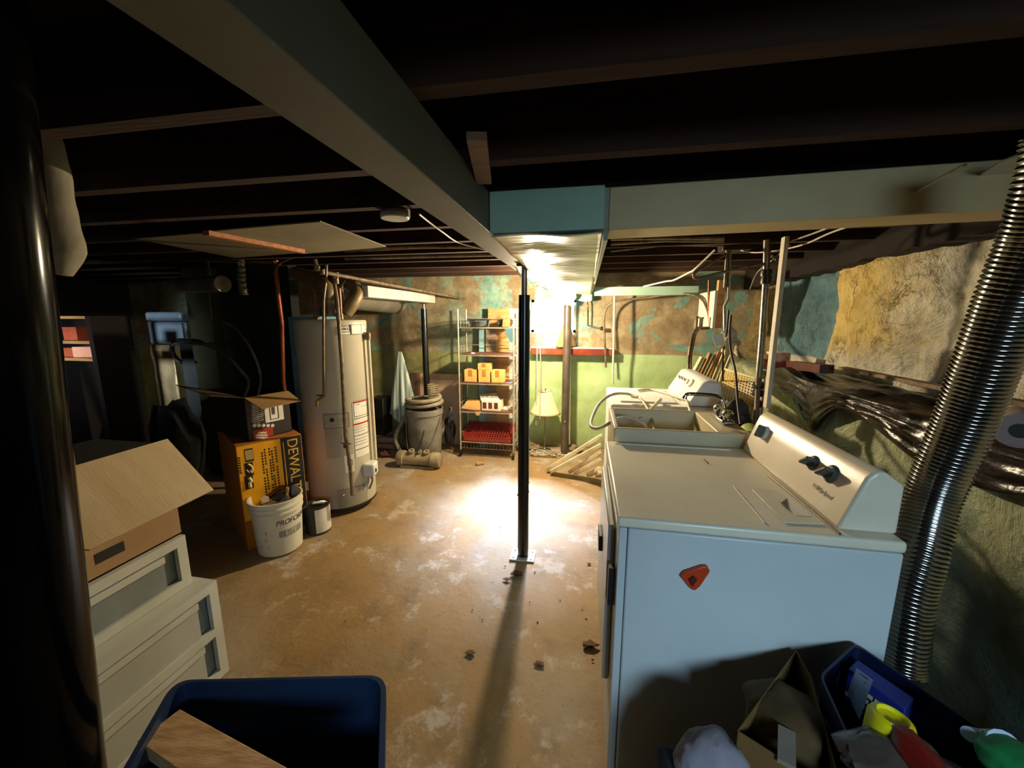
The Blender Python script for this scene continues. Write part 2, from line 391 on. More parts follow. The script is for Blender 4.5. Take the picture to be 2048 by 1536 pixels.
# right wall: upper rubble wall, ledge, protruding lower wall
UX, LX, LZ = 1.62, 1.3, 1.06
m = rough_wall(-1.6, 4.5, LZ - .05, 2.1, lambda u, v, d: Vector((UX - d, u, v)), .06, 220, 44)
m.box((UX + .06, -1.6, 0), (UX + .3, 4.6, 2.1))
struct(m.build('wall_right', stone_mat('painted_rubble'), smooth=60))
def low(u, v):
    y = -1.6 + 6.0 * u; t = v
    n = .04 * noise.fractal(Vector((y * 2.4, t * 3, 7)), .8, 2.1, 5)
    if t < .7: p = Vector((LX - n, y, (LZ - .03) * t / .7))
    elif t < .76: a = (t - .7) / .06; p = Vector((LX - n + .03 * a, y, LZ - .03 + .03 * a))
    else: a = (t - .76) / .24; p = Vector((LX + .03 + (UX + .04 - LX) * a, y, LZ + n * .3))
    return p
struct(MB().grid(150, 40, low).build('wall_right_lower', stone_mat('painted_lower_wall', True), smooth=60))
# dark partition left of the water heater, plus a blue-painted pier
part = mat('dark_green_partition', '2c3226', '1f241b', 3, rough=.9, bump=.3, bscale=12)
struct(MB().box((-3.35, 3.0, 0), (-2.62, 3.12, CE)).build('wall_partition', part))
MB_pier = MB().box((-3.44, 2.9, 0), (-3.2, 3.14, CE))
struct(MB_pier.build('trim_1', mat('olive_pier', '4a4c30', '3a3c26', 3, rough=.85, bump=.3)))
blue_block = mat('blue_painted_block', '6a9db0', '4d7f90', 8, rough=.75, bump=.5, bscale=18)
a = PY(582, 700, 2.95); b = PY(640, 700, 2.95)
struct(MB().box((a.x, 2.95, 0), (b.x, 3.2, 1.46)).build('wall_pier', blue_block))
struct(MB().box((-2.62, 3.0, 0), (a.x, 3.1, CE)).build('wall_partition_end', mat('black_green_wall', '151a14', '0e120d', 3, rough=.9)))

# joists on top of the carrying beam
k = 0; y = -1.35; JB = 1.868
while y < 4.25:
    struct(MB().box((-5.95, y - .022, JB), (1.68, y + .022, CE + .002)).build('ceiling_joist', joist_wood)); y += .352; k += 1
struct(MB().box((-.435, -1.5, 1.74), (-.328, 4.28, JB + .001)).build('trim_2', beam_paint, bevel=.003))
bpy.data.objects['trim_2'].name = 'support_beam'
def sillp(u, v):
    y = .9 + 3.35 * u; zb = 1.765 + .03 * (1 - u) - .045 * u * u + .018 * noise.fractal(Vector((y * 5, 1, 0)), .8, 2, 4); X0 = 1.50 + .01 * noise.noise(Vector((y * 4, 5, 0)))
    return (Vector((X0 + .14, y, zb)), Vector((X0, y, zb)), Vector((X0, y, CE)), Vector((X0 + .14, y, CE)))[min(3, int(v * 3 + .01))]
struct(MB().grid(120, 3, sillp).build('trim_3', mat('black_sill_timber', '1c120b', '120b07', 6, rough=.95, bump=.5)))
# brace between joists, above the duct
tag(MB().bar(PZ(953, 272, 1.856), PZ(968, 362, 1.856), .045, .018).build('nailing_block', wood_mat('grey_brown_block', '8a6c50', '6e543c', .7)), 'short wood block nailed under two joists in front of the boxed duct', 'wood block')
# ================================================================ OVERHEAD
# painted boxed duct beside the beam, its underside sagging sheet
m = MB().prism([(-.326, 1.735), (.046, 1.735), (.046, JB - .002), (-.326, JB - .002)], 0, 1, lambda u, v, w: Vector((u, 1.335 + w * 2.78, v - (.05 * w if v < 1.8 else 0))))
dt = thing('boxed_duct', 'pale green painted sheet-metal duct box running to the window beside the beam', 'duct', (-.14, 1.335, 1.7))
m.build('casing', green_paint, dt, bevel=.003)
pan = mat('soffit_pan', 'b9b79c', '9aa593', 2.5, rough=.33, bump=.35, bscale=5, stretch=(1, 3, 1), bdist=.02, metal=.15)
m = MB(); m.grid(30, 90, lambda u, v: Vector((-.322 + .364 * u, 1.34 + 2.75 * v, 1.728 - .05 * v + .007 * math.sin(v * 34 + 2.0 * noise.noise(Vector((u * 2, v * 9, 0)))) * (.4 + .6 * math.sin(u * PI)))))
m.build('underside_sheet', pan, dt, solid=.002)
m = MB(); m.grid(24, 8, lambda u, v: Vector((-.335 + .39 * u, 4.115 + .02 * math.sin(v * PI), 1.73 - .11 * v - .012 * math.sin(u * PI * 3))))
m.build('end_flap', green_paint, dt, solid=.003)
MB().box((.046, 1.34, 1.70), (.06, 4.05, JB - .01)).build('side_strip', mat('duct_side', '98a08a', '7f8872', 4, rough=.5, bump=.2), dt)
# cross header
o = tag(MB().prism([(1.365, 1.735), (1.52, 1.735), (1.52, JB - .002), (1.365, JB - .002)], .062, 1.49, lambda u, v, w: Vector((w, u, v + .018 * w / 1.5))).build('header_duct', mat('grey_fascia', 'd2bf90', 'bfac80', 3, rough=.6, bump=.15, bscale=20), bevel=.004), 'long grey painted header crossing right from the duct box to the stone wall', 'header')
o = tag(MB().box((.07, 3.86, 1.655), (PY(1398, 578, 3.86).x, 3.92, 1.735)).build('ledger_board', green_paint, bevel=.003), 'pale green board under the joists right of the duct box, by the back wall', 'board')
# ceiling drywall panel + batten
pts = [PZ(*p, 1.86) for p in ((412, 464), (640, 444), (772, 494), (606, 508))]
tag(MB().slab(pts, (0, 0, 1), .006).build('ceiling_panel', mat('dusty_drywall', '8c8468', '7a7258', 3, rough=.8)), 'dusty grey drywall panel nailed under the joists above the water heater', 'panel')
pts = [PZ(*p, 1.862) for p in ((270, 478), (412, 466), (600, 506), (470, 516))]
tag(MB().slab(pts, (0, 0, 1), .004).build('ceiling_panel', mat('brown_board', '6b5f42', '574c34', 3, rough=.8)), 'narrow brownish board under the joists left of the orange batten', 'panel')
tag(MB().bar(PZ(412, 466, 1.847), PZ(605, 503, 1.847), .04, .022).build('wooden_batten', wood_mat('orange_batten', 'b9783c', '8f5528', .6)), 'rough orange wooden batten along the edge of the ceiling panel', 'batten')
c = PZ(790, 438, 1.835)
r = thing('smoke_alarm', 'round white smoke alarm under the joists left of the main beam', 'smoke alarm', (c.x, c.y, 1.835))
MB().lathe((c.x, c.y, 1.835), [(.052, 0), (.055, .004), (.055, .016), (.045, .03)], 32).build('cover', white_plastic, r)
MB().box((c.x + .045, c.y - .01, 1.84), (c.x + .06, c.y + .01, 1.868)).build('bracket', white_plastic, r)
# white painted beam over the heater with its post below
a, b = PY(735, 582, 2.82), PY(858, 598, 4.02)
tag(MB().box((-1.72, PX(735, 585, -1.62).y, 1.605), (-1.615, 4.1, 1.69)).build('white_beam', white_paint, bevel=.003), 'white painted timber beam carried by the far left black post', 'beam')

# ---- posts
def post(name, x, y, top, r, jack, label, ydir=0, plate=.075, bolts=(), tm=None):
    t = thing('support_post', label, 'post', (x, y, 0), None)
    MB().box((x - plate, y - plate * .8, 0.002), (x + plate, y + plate * .8, .01)).build('base_plate', mat('plate_steel', 'd8d4c6', 'bdb8a8', 20, rough=.5), t, bevel=.001)
    for sx in (-1, 1):
        for sy in (-1, 1): MB().lathe((x + sx * plate * .72, y + sy * plate * .5, .009), [(.007, 0), (.007, .004)], 8).build('bolt_hole', black_plastic, t)
    h = top - jack
    MB().lathe((x, y, .009), [(r * 1.04, 0), (r * 1.04, (h) * .66), (r, (h) * .665), (r, h)], 32).build('tube', tm or black_gloss, t)
    MB().lathe((x, y, h), [(r * .5, 0), (r * .5, jack - .012)], 20).build('jack_screw', steel, t)
    MB().box((x - r * 1.2, y - r * 1.2, top - .012), (x + r * 1.2, y + r * 1.2, top)).build('cap_plate', steel, t)
    for (px, py) in bolts:
        p = PY(px, py, y - r * .6); p = Vector((x, y, p.z)) + (p - Vector((x, y, p.z))).normalized() * r
        MB().lathe(p, [(.007, -.003), (.008, .004), (.004, .008)], 10, axis=(p - Vector((x, y, p.z)))).build('bolt', steel, t)
    return t
b1 = PZ(1046, 1112, 0)
post('p', b1.x, b1.y, 1.738, .032, .17, 'nearest black steel post standing mid-floor under the main beam', bolts=((1062, 967), (1036, 990), (1062, 985)))
b2 = PZ(1128, 908, 0)
p2 = post('p', b2.x, b2.y, 1.685, .036, .12, 'brown-black steel post standing just in front of the window', bolts=((1130, 843),), tm=mat('brown_grey_post', '5e5344', '3f372c', 5, rough=.35))
post('p', -1.70, 3.98, 1.603, .032, .07, 'far left black steel post under the white painted beam')
# white fixture plate at the head of the second post
o = PY(1133, 590, b2.y - .06)
m = MB().slab([PY(px, py, b2.y - .05) for px, py in ((1114, 592), (1128, 572), (1146, 570), (1153, 594), (1142, 612), (1128, 606))], (0, 1, 0), .02)
tag(m.build('post_head_plate', white_paint), 'white painted plate fixed at the head of the post by the window', 'plate')

# ---- bare bulb
bp = PY(1079, 592, 3.3)
t = thing('bare_bulb_light', 'glowing bare bulb in a porcelain holder under the main beam', 'light', (bp.x, bp.y, 1.73))
MB().lathe((bp.x, bp.y, 1.738), [(.045, 0), (.045, -.01), (.025, -.02), (.022, -.038)], 24, axis=(0, 0, 1)).build('lamp_holder', white_enamel, t)
g = NT('bulb_glass'); g.base((1, .85, .6)); g.b.inputs['Emission Color'].default_value = (1, .60, .25, 1); g.b.inputs['Emission Strength'].default_value = 60
zb = bp.z
MB().lathe((bp.x, bp.y, zb), [(.001, -.036), (.018, -.031), (.031, -.012), (.033, .003), (.028, .022), (.016, .04), (.013, .06)], 24).build('bulb', g.m, t)
L = bpy.data.lights.new('bulb_light', 'POINT'); L.energy = 158; L.color = (1, .79, .52); L.shadow_soft_size = .035
lo = bpy.data.objects.new('bulb_light', L); COL.objects.link(lo); lo.location = (bp.x, bp.y, zb - .075)

# ---- pipes along the ceiling and beside the heater
def pipe(name, pts, r, m, label, cat='pipe', smooth=0, n=10, group=None):
    return tag(MB().tube(pts, r, n, smooth).build(name, m, smooth=60), label, cat, group)
t = thing('gas_pipe', 'long tan steel pipe running from above the heater to the back wall', 'pipe', PY(780, 570, 3.0))
A = [PY(630, 519, 2.3), PY(634, 537, 2.3), PY(644, 544, 2.32), PY(780, 570, 3.0), PY(930, 598, 4.2)]
MB().tube(A, .013, 10).build('run', iron_pipe, t)
for p in (A[1], A[2], PY(672, 550, 2.45)): MB().lathe(p - Vector((0, 0, .016)), [(.019, 0), (.019, .032)], 12).build('fitting', iron_pipe, t)
HX, HY, HR, HH = -1.86, 2.63, .245, 1.44
t = thing('drop_pipe', 'thin pipe dropping down the left front of the heater to a small valve', 'pipe', PY(648, 790, 2.28))
MB().tube([PY(653, 530, 2.32), PY(652, 560, 2.3), PY(647, 600, 2.3), PY(647, 690, 2.28), PY(648, 795, 2.28)], .0085, 10).build('run', iron_pipe, t)
v = PY(640, 798, 2.27)
MB().tube([PY(649, 792, 2.28), v, PY(634, 803, 2.26), PY(634, 812, 2.26)], .011, 10).build('spout', mat('brass', 'b59a5c', '8f7840', 20, rough=.35, metal=.8), t)
MB().tube([PY(633, 791, 2.27), PY(645, 791, 2.27)], .006, 8).build('handle', steel, t)
t = thing('front_pipe', 'rusty pipe running down the front of the water heater to its burner', 'pipe', PY(690, 870, 2.3))
MB().tube([PY(667, 555, 2.4), PY(674, 600, 2.38), PY(683, 720, 2.36), PY(691, 870, 2.33), PY(700, 930, 2.32), PY(705, 990, 2.32)], .0125, 10).build('run', iron_pipe, t)
for px, py in ((672, 562), (692, 890), (700, 925), (706, 985)): MB().lathe(PY(px, py, 2.34) - Vector((0, 0, .018)), [(.018, 0), (.018, .036)], 12).build('fitting', iron_pipe, t)
MB().tube([PY(682, 886, 2.3), PY(702, 888, 2.3)], .005, 8).build('handle', steel, t)
MB().tube([PY(684, 872, 2.3), PY(682, 884, 2.3)], .004, 8).build('handle', steel, t)
pipe('copper_pipe', [PY(552, 520, 2.75), PY(551, 545, 2.75), PY(556, 590, 2.75), PY(563, 645, 2.75), PY(566, 760, 2.8), Vector((PY(566, 760, 2.8).x, 2.8, .0))], .019, mat('red_copper', '7a3a20', '8f5030', 20, rough=.45, metal=.6), 'reddish copper pipe left of the heater flue')
pipe('curved_conduit', [PY(550, 545, 2.75), PY(556, 528, 2.7), PY(585, 513, 2.6), PY(640, 503, 2.5), PY(760, 494, 2.45), PY(1010, 492, 2.45)], .014, iron_pipe, 'tan conduit curving out under the joists above the heater', smooth=5)
pipe('ceiling_pipe', [PY(180, 521, 2.5), PY(400, 521, 2.6), PY(548, 525, 2.7)], .012, iron_pipe, 'dull pipe crossing in front of the dark partition at ceiling level')
for i, (y0, y1, yy, lab) in enumerate(((502, 486, 2.5, 'upper'), (517, 508, 2.7, 'lower'))):
    pipe('ceiling_pipe', [PY(690, y0, yy), PY(1030, y1, yy)], .012, steel, lab + ' of two thin pipes running left from the main beam')
# flue and vent pipes above the heater
vent = mat('dusty_vent_pipe', '8d7b58', '6f6044', 8, rough=.5, metal=.3)
t = thing('flue_pipe', 'brown single-wall flue pipe rising from the heater and running off left', 'flue', (HX, HY, HH + .05))
MB().tube([Vector((HX + .0, HY, HH + .06)), PY(657, 600, 2.63), PY(655, 578, 2.63), PY(635, 565, 2.68), PY(590, 546, 2.85)], .05, 18, 4).build('pipe', vent, t)
MB().lathe((HX, HY, HH + .004), [(.075, .02), (.07, .05), (.052, .11), (.052, .13)], 24).build('draft_hood', steel, t)
for a in range(3): MB().bar((HX + .07 * math.cos(a * 2.1 + .5), HY + .07 * math.sin(a * 2.1 + .5), HH), (HX + .07 * math.cos(a * 2.1 + .5), HY + .07 * math.sin(a * 2.1 + .5), HH + .03), .012, .003).build('hood_leg', steel, t)
t = thing('vent_elbow', 'tan vent elbow bending down beside the heater flue', 'duct', PY(700, 590, 2.75))
MB().tube([PY(600, 548, 3.0), PY(650, 560, 2.9), PY(695, 566, 2.8), PY(714, 582, 2.75), PY(706, 605, 2.7), PY(692, 624, 2.68)], .05, 18, 4).build('pipe', vent, t)
MB().tube([PY(690, 564, 2.8), PY(702, 568, 2.79)], .056, 18).build('collar', vent, t)
tag(MB().tube([(-2.15, 4.27, 1.62), (-2.15, 3.3, 1.66)], .13, 24).build('round_duct', mat('pale_duct', '9a978a', '84816f', 5, rough=.5, metal=.3)), 'pale round duct under the white beam, behind the heater', 'duct')
# spiral ducts on the dark left
foil = mat('duct_foil', '9a9584', '7d7865', 12, rough=.35, metal=.6, bump=.5, bscale=25)
def ribbed(pts, r, amp, pitch, n=20, smooth=8):
    q = MB(); base = [Vector(p) for p in pts]; fine = []
    for i in range(len(base) - 1):
        p0 = base[max(i - 1, 0)]; p1 = base[i]; p2 = base[i + 1]; p3 = base[min(i + 2, len(base) - 1)]
        st = max(2, int((p2 - p1).length / (pitch / 4)))
        for k in range(st):
            t = k / st
            fine.append(.5 * ((2 * p1) + (p2 - p0) * t + (2 * p0 - 5 * p1 + 4 * p2 - p3) * t * t + (3 * p1 - p0 - 3 * p2 + p3) * t ** 3))
    fine.append(base[-1])
    pat = (0, 1, 0, -.3)
    return q.tube(fine, [r + amp * pat[i % 4] for i in range(len(fine))], n)
fd = tag(ribbed([PY(360, 570, 2.75), PY(400, 570, 2.65), PY(430, 568, 2.58), PY(446, 568, 2.55)], .06, .003, .03).build('flexible_duct', foil, smooth=60), 'short foil duct sticking out of the dark above the furnace', 'duct')
q_ = PY(420, 568, 2.6); MB().box((q_.x - .012, q_.y - .003, q_.z + .05), (q_.x + .012, q_.y + .003, CE)).build('hanger_strap', steel, fd)
tag(ribbed([Vector((PY(483, 540, 2.6).x, 2.6, 1.9)), PY(483, 540, 2.6), PY(484, 560, 2.6), PY(488, 590, 2.6)], .026, .006, .035).build('spiral_hose', foil, smooth=60), 'small twisted foil hose hanging under the joists', 'hose')
# wrapped duct at the upper left
wrap = mat('wrap_cloth', '8f8a76', '7a7563', 4, rough=.8, bump=.6, bscale=9, bdist=.01)
def wr(px, py, w, t): d = ray(px, py); return O + d * t, w
P = [PY(22, 20, .95), PY(40, 130, .95), PY(80, 300, .96), PY(108, 430, .97), PY(117, 500, .98), PY(118, 548, .98)]
m = MB().tube(P, [.05, .05, .05, .056, .06, .035], 24, 8)
for v in m.bm.verts: v.co += Vector((1, 1, 0)) * .006 * noise.noise(v.co * 14)
tag(m.build('wrapped_duct', wrap, smooth=70), 'cloth-wrapped pipe end hanging behind the black column at upper left', 'pipe')
# foreground black column
a = Vector((-.855, .50, 2.04)); b = Vector((-.985, .46, .01))
t = thing('lally_column', 'glossy black column standing close at the left edge', 'column', b)
def rp(px, py, tt): return O + ray(px, py) * tt
A0, A1 = rp(40, 60, .60), rp(170, 1250, .77)
d = (A1 - A0).normalized(); side = Vector((-d.z, 0, d.x)); off = Vector((-.5, -.3, 0)).normalized() * .082
top = A0 + off - d * ((CE - .001 - A0.z) / -d.z) if d.z else A0
top = A0 + off; top = top + d * ((CE - .002 - top.z) / d.z); bot = A1 + off; bot = bot + d * ((.012 - bot.z) / d.z)
MB().tube([bot, top], .082, 48).build('shaft', mat('column_black', '050506', '080808', 10, rough=.14, spec=.12), t)
MB().box((bot.x - .1, bot.y - .1, .002), (bot.x + .1, bot.y + .1, .012)).build('base_plate', dark_metal, t)

# ================================================================ WATER HEATER
t = thing('water_heater', 'tall grey-beige gas water heater with warning labels standing left of the floor', 'water heater', (HX, HY, 0))
wh = mat('heater_enamel', 'bfb9a2', 'b3ad97', 3, rough=.38)
MB().lathe((HX, HY, .04), [(.225, 0), (HR, .004), (HR, 1.33), (HR + .003, 1.335), (HR + .003, 1.385), (HR - .004, 1.395), (HR - .06, 1.40), (0, 1.402)], 64).build('tank', wh, t)
for k in range(3): MB().lathe((HX + .16 * math.cos(k * 2.1), HY + .16 * math.sin(k * 2.1), 0), [(.018, 0), (.018, .045)], 10).build('foot', black_plastic, t)
MB().lathe((HX, HY, .035), [(.2, 0), (.247, .002), (.247, .02)], 48).build('base_ring', dark_metal, t)
def hp(px, py): return PCY(px, py, HX, HY, HR + .001)
def hlabel(px0, py0, px1, py1, m, nm, lay=1):
    a, z1 = hp(px0, py0); b, z0 = hp(px1, py1)
    return MB().cylpatch(HX, HY, HR + .0012 * lay, a, b, z0, z1, 12, .0008).build(nm, m, t)
grey_label = mat('grey_label', 'a9a591', '9c9884', 10, rough=.6)
hlabel(646, 826, 700, 912, grey_label, 'label')
hlabel(704, 806, 738, 905, paper, 'label')
hlabel(688, 912, 710, 942, paper, 'label', 1)
hlabel(678, 652, 729, 667, paper, 'label', 5)
def stripe(px0, py, px1):
    a, z1 = hp(px0, py); b, _ = hp(px1, py); MB().cylpatch(HX, HY, HR + .0036, a, b, z1 - .012, z1, 12, .0008).build('label_stripe', red_print, t)
def frame_lines(px0, py0, px1, py1, w=2, lay=2, m=black_print, nm='label_border'):
    a, z1 = hp(px0, py0); b, z0 = hp(px1, py1); th = w / F * 2.5; da = th / HR
    q = MB()
    for (u0, u1, w0, w1) in ((a, b, z1 - th, z1), (a, b, z0, z0 + th), (a, a + da, z0, z1), (b - da, b, z0, z1)):
        q.cylpatch(HX, HY, HR + .0012 * lay, u0, u1, w0, w1, 12, .0008)
    return q.build(nm, m, t)
frame_lines(646, 829, 699, 853, 1)
frame_lines(706, 804, 736, 826, 1)
frame_lines(679, 652, 700, 664, 1, 7)
hlabel(700, 649, 721, 668, paper, 'badge', 8)
frame_lines(700, 649, 721, 668, 1, 9)
stripe(706, 804, 736)
stripe(707, 848, 738)
stripe(684, 838, 694)
q = MB()
for i, (x0, y0, x1) in enumerate(((707, 838, 738), (709, 872, 738), (710, 900, 738), (708, 855, 732), (708, 860, 734), (709, 865, 730), (710, 879, 735), (710, 885, 733), (710, 891, 735), (711, 810, 720), (722, 813, 734))):
    a, z1 = hp(x0, y0); b, _ = hp(x1, y0); th = .004 if i < 3 else .0018
    q.cylpatch(HX, HY, HR + .0036, a, b, z1 - th, z1, 8, .0006)
q.build('small_print', black_print, t)['kind'] = 'stuff'
a_, z_ = hp(664, 840); MB().lathe((HX + (HR + .002) * math.cos(a_), HY + (HR + .002) * math.sin(a_), z_), [(.016, 0), (.016, .002)], 20, axis=(math.cos(a_), math.sin(a_), 0)).build('warning_symbol', black_print, t)
a_, z_ = hp(690, 658)
text_cyl('badge_text', 'I-N-G', black_print, .026, t, HX, HY, HR + .008, a_, z_)
# gas control, burner access and relief pipe
c = PY(747, 934, 2.66); c = Vector((-1.595, 2.60, .31))
gc = MB().obox(c, (.09, .11, .1), Matrix.Rotation(.25, 3, 'Z')).build('gas_control', white_plastic, t, bevel=.014)
MB().lathe(c + Vector((.045, -.02, -.005)), [(.018, 0), (.016, .01)], 16, axis=(1, -.2, 0)).build('dial', black_plastic, gc)
MB().tube([c + Vector((0, -.03, -.05)), c + Vector((-.01, -.05, -.12)), c + Vector((-.1, -.12, -.14)), Vector((-1.72, 2.41, .16))], .006, 8, 4).build('gas_tube', steel, t)
MB().tube([c + Vector((0, 0, -.05)), c + Vector((.01, .0, -.1)), c + Vector((-.01, -.02, -.16))], .008, 8, 3).build('gas_tube', steel, t)
a0, a1 = math.atan2(-.9, .42), math.atan2(-.25, 1)
MB().cylpatch(HX, HY, HR + .001, a0, a1, .06, .2, 12, .006).build('burner_door', mat('heater_door', 'a39d88', '969079', 3, rough=.4), t)
ta = math.radians(8); tx, ty = HX + (HR + .03) * math.cos(ta), HY + (HR + .03) * math.sin(ta)
MB().tube([(tx, ty, 1.32), (tx, ty, .36)], .013, 12).build('relief_pipe', mat('pale_pipe', 'd8ceb0', 'c5ba98', 10, rough=.4), t)
MB().tube([(HX + HR * math.cos(ta), HY + HR * math.sin(ta), 1.31), (tx + .005, ty, 1.31)], .018, 12).build('relief_valve', iron_pipe, t)
MB().lathe((tx, ty, 1.29), [(.02, 0), (.022, .05), (.012, .06)], 12).build('relief_valve', iron_pipe, t)
for dx in (-.1, .1):
    MB().tube([(HX + dx, HY - .02, HH), (HX + dx * 1.05, HY - .02, HH + .14), (HX + dx * 1.05, HY - .02, HH + .22)], .011, 10).build('water_line', copper_pipe, t)
    MB().lathe((HX + dx, HY - .02, HH), [(.018, 0), (.018, .04)], 10).build('nipple', iron_pipe, t)
tag(MB().tube([PY(688, 600, 2.55), PY(684, 575, 2.55), PY(690, 560, 2.5)], .006, 8, 4).build('valve_hook', chrome), 'small bright hooked valve lever beside the vent elbow', 'valve')

# ================================================================ DRYER
DX0, DX1, DY0, DY1, DZ = .108, .784, 1.03, 1.70, .92
t = thing('clothes_dryer', 'white clothes dryer in the right foreground, side panel facing us, dusty top', 'dryer', (.45, 1.36, 0))
enam = mat('dryer_enamel', 'c9cfce', 'bcc3c2', 2, rough=.35, bump=.02, bscale=150)
MB().box((DX0 + .025, DY0, .03), (DX1, DY1, .886)).build('body', enam, t, bevel=.005)
for x in (DX0 + .06, DX1 - .06):
    for yy in (DY0 + .06, DY1 - .06): MB().lathe((x, yy, 0), [(.02, 0), (.02, .032)], 12).build('foot', black_plastic, t)
MB().box((DX0, DY0, .03), (DX0 + .0225, DY1, .886)).build('front_panel', enam, t, bevel=.004)
tp = MB().box((DX0 - .006, DY0 - .006, .89), (DX1, DY1 + .004, DZ)).build('top_panel', mat('dusty_top_enamel', 'e6dec6', 'd6cdb2', 3, rough=.33, bump=.05, bscale=90), t, bevel=.008, seg=3)
# pressed rib at the far edge of the top
MB().bar((.14, DY1 - .03, DZ + .001), (.60, DY1 - .03, DZ + .001), .012, .006).build('edge_rib', MATS['dusty_top_enamel'], tp, bevel=.002)
# front door with handle strip and hinges
dr = MB().box((DX0 - .022, DY0 + .09, .3), (DX0 - .001, DY1 - .09, .84)).build('door', enam, t, bevel=.006)
MB().box((DX0 - .036, DY0 + .33, .60), (DX0 - .021, DY0 + .42, .66)).build('handle', mat('dark_grey_handle', '3d464a', '30383b', 10, rough=.5), dr, bevel=.004)
MB().box((DX0 - .02, DY0 + .03, .62), (DX0 - .002, DY0 + .05, .74)).build('door_catch', black_plastic, t)
# console: wedge with rounded face, rounded near end
BX = .650
prof = [(BX, DZ), (BX + .014, DZ + .04), (BX + .034, DZ + .10), (BX + .05, DZ + .145), (BX + .066, DZ + .163), (BX + .085, DZ + .165), (DX1, DZ + .13), (DX1, DZ)]
def cons(ya, yb, zs=1.0):
    return MB().prism(prof, 0, 1, lambda u, v, w: Vector((u, (ya + .0) + (yb - ya) * w, v)))
cm = mat('console_cream', 'e6dcc8', 'd9cdb4', 5, rough=.33, bump=.04, bscale=60)
co = cons(DY0 + .03, DY1 - .01).build('console', cm, t, bevel=.02, seg=4)
fp = Vector((BX + .024, 0, DZ + .07)); fn = Vector((-.95, 0, .32)).normalized()
for px, py, rr, nm in ((1530, 866, .026, 'timer_knob'), (1627, 926, .022, 'knob'), (1663, 948, .025, 'knob')):
    p = PP(px, py, fp, fn)
    kb = MB().lathe(p - fn * .006, [(rr * 1.05, 0), (rr * 1.05, .008), (rr * .86, .014), (rr * .8, .016)], 24, axis=fn).build(nm, white_plastic if nm == 'timer_knob' else knob_mat, co)
    q = MB(); up = fn.cross(Vector((0, 1, 0)))
    ax = (Vector((0, 1, 0)) * .75 + up * .65).normalized() if nm == 'knob' else up
    q.bar(p + fn * .018 - ax * rr * .9, p + fn * .018 + ax * rr * .9, .011, .03, up=fn)
    g_ = q.build('grip', knob_mat, co, bevel=.004)
p = PP(1641, 980, fp + fn * .004, fn)
text('brand_script', 'Whirlpool', mat('grey_print', '8f8574', '7f7666', 10, rough=.6), .018, co, frame(p + fn * .002, (0, -1, 0), fn), shear=.35)
# lint lid on the top
lid = MB().slab([PZ(*q, DZ + .001) for q in ((1503, 979), (1556, 984), (1648, 1050), (1568, 1046))], (0, 0, 1), .003).build('lint_lid', mat('lint_lid_enamel', 'dcd4be', 'ccc4ac', 3, rough=.4), tp, bevel=.001)
MB().slab([PZ(*q, DZ + .0045) for q in ((1560, 1000), (1580, 998), (1622, 1032), (1590, 1030))], (0, 0, 1), .001).build('lid_recess', cm, tp)
MB().slab([PZ(*q, DZ + .0055) for q in ((1562, 1006), (1574, 998), (1578, 1022))], (0, 0, 1), .0015).build('lid_catch', knob_mat, tp)
MB().tube([PZ(1466, 971, DZ + .003), PZ(1528, 1044, DZ + .003)], .0022, 6).build('lid_edge', white_paint, tp)
MB().tube([PZ(1538, 950, DZ + .002), PZ(1680, 1068, DZ + .002)], .003, 6).build('console_gasket', dark_metal, tp)
tag(MB().tube([PZ(1408, 918, DZ + .003), PZ(1411, 922, DZ + .004), PZ(1416, 926, DZ + .003)], .0022, 6).build('screw', dark_metal), 'tiny dark screw lying on the dryer top', 'screw')
# orange clip stuck on the side
c = PY(1388, 1152, DY0); q = MB()
pl = [PY(*p, DY0 - .002) for p in ((1359, 1148), (1366, 1140), (1402, 1128), (1413, 1128), (1418, 1138), (1398, 1168), (1388, 1176), (1380, 1174))]
q.slab(pl, (0, -1, 0), .012)
cl = tag(q.build('magnetic_clip', mat('orange_plastic', 'c8431c', 'b03a18', 10, rough=.35), bevel=.003), 'orange-red plastic clip stuck to the dryer side', 'clip')
MB().slab([PY(*p, DY0 - .014) for p in ((1376, 1158), (1386, 1150), (1394, 1158), (1384, 1172))], (0, -1, 0), .004).build('clip_recess', mat('dark_red', '5a1408', '451006', 10, rough=.5), cl)

# ================================================================ LAUNDRY SINK
def SZ(z): return z
t = thing('laundry_sink', 'cream plastic laundry sink standing between dryer and washer', 'sink', (.42, 1.95, 0))
sm = mat('sink_plastic', 'c9bf9f', 'b9ad88', 4, rough=.45, bump=.05)
sx0, sx1, sy0, sy1, sz = .138, .70, 1.725, 2.13, .975
q = MB()
q.box((sx0, sy0, .66), (sx1, sy0 + .022, sz)).box((sx0, sy1 - .022, .66), (sx1, sy1, sz)).box((sx0, sy0 + .022, .66), (sx0 + .022, sy1 - .022, sz)).box((sx1 - .13, sy0 + .022, .66), (sx1, sy1 - .022, sz)).box((sx0, sy0, .64), (sx1, sy1, .66))
q.build('basin', sm, t, bevel=.006)
for x in (sx0 + .04, sx1 - .04):
    for yy in (sy0 + .04, sy1 - .04): MB().tube([(x, yy, 0), (x, yy, .645)], .018, 10).build('leg', white_paint, t)
MB().lathe((.38, 1.93, .66), [(.035, .001), (.035, .004), (.02, .002)], 20).build('drain', chrome, t)
fx, fy = .645, 1.93
f_ = thing('chrome_faucet', 'chrome two-handle faucet on the deck of the laundry sink', 'faucet', (fx, fy, sz))
MB().box((fx - .028, fy - .085, sz + .001), (fx + .028, fy + .085, sz + .025)).build('faucet_base', chrome, f_, bevel=.01)
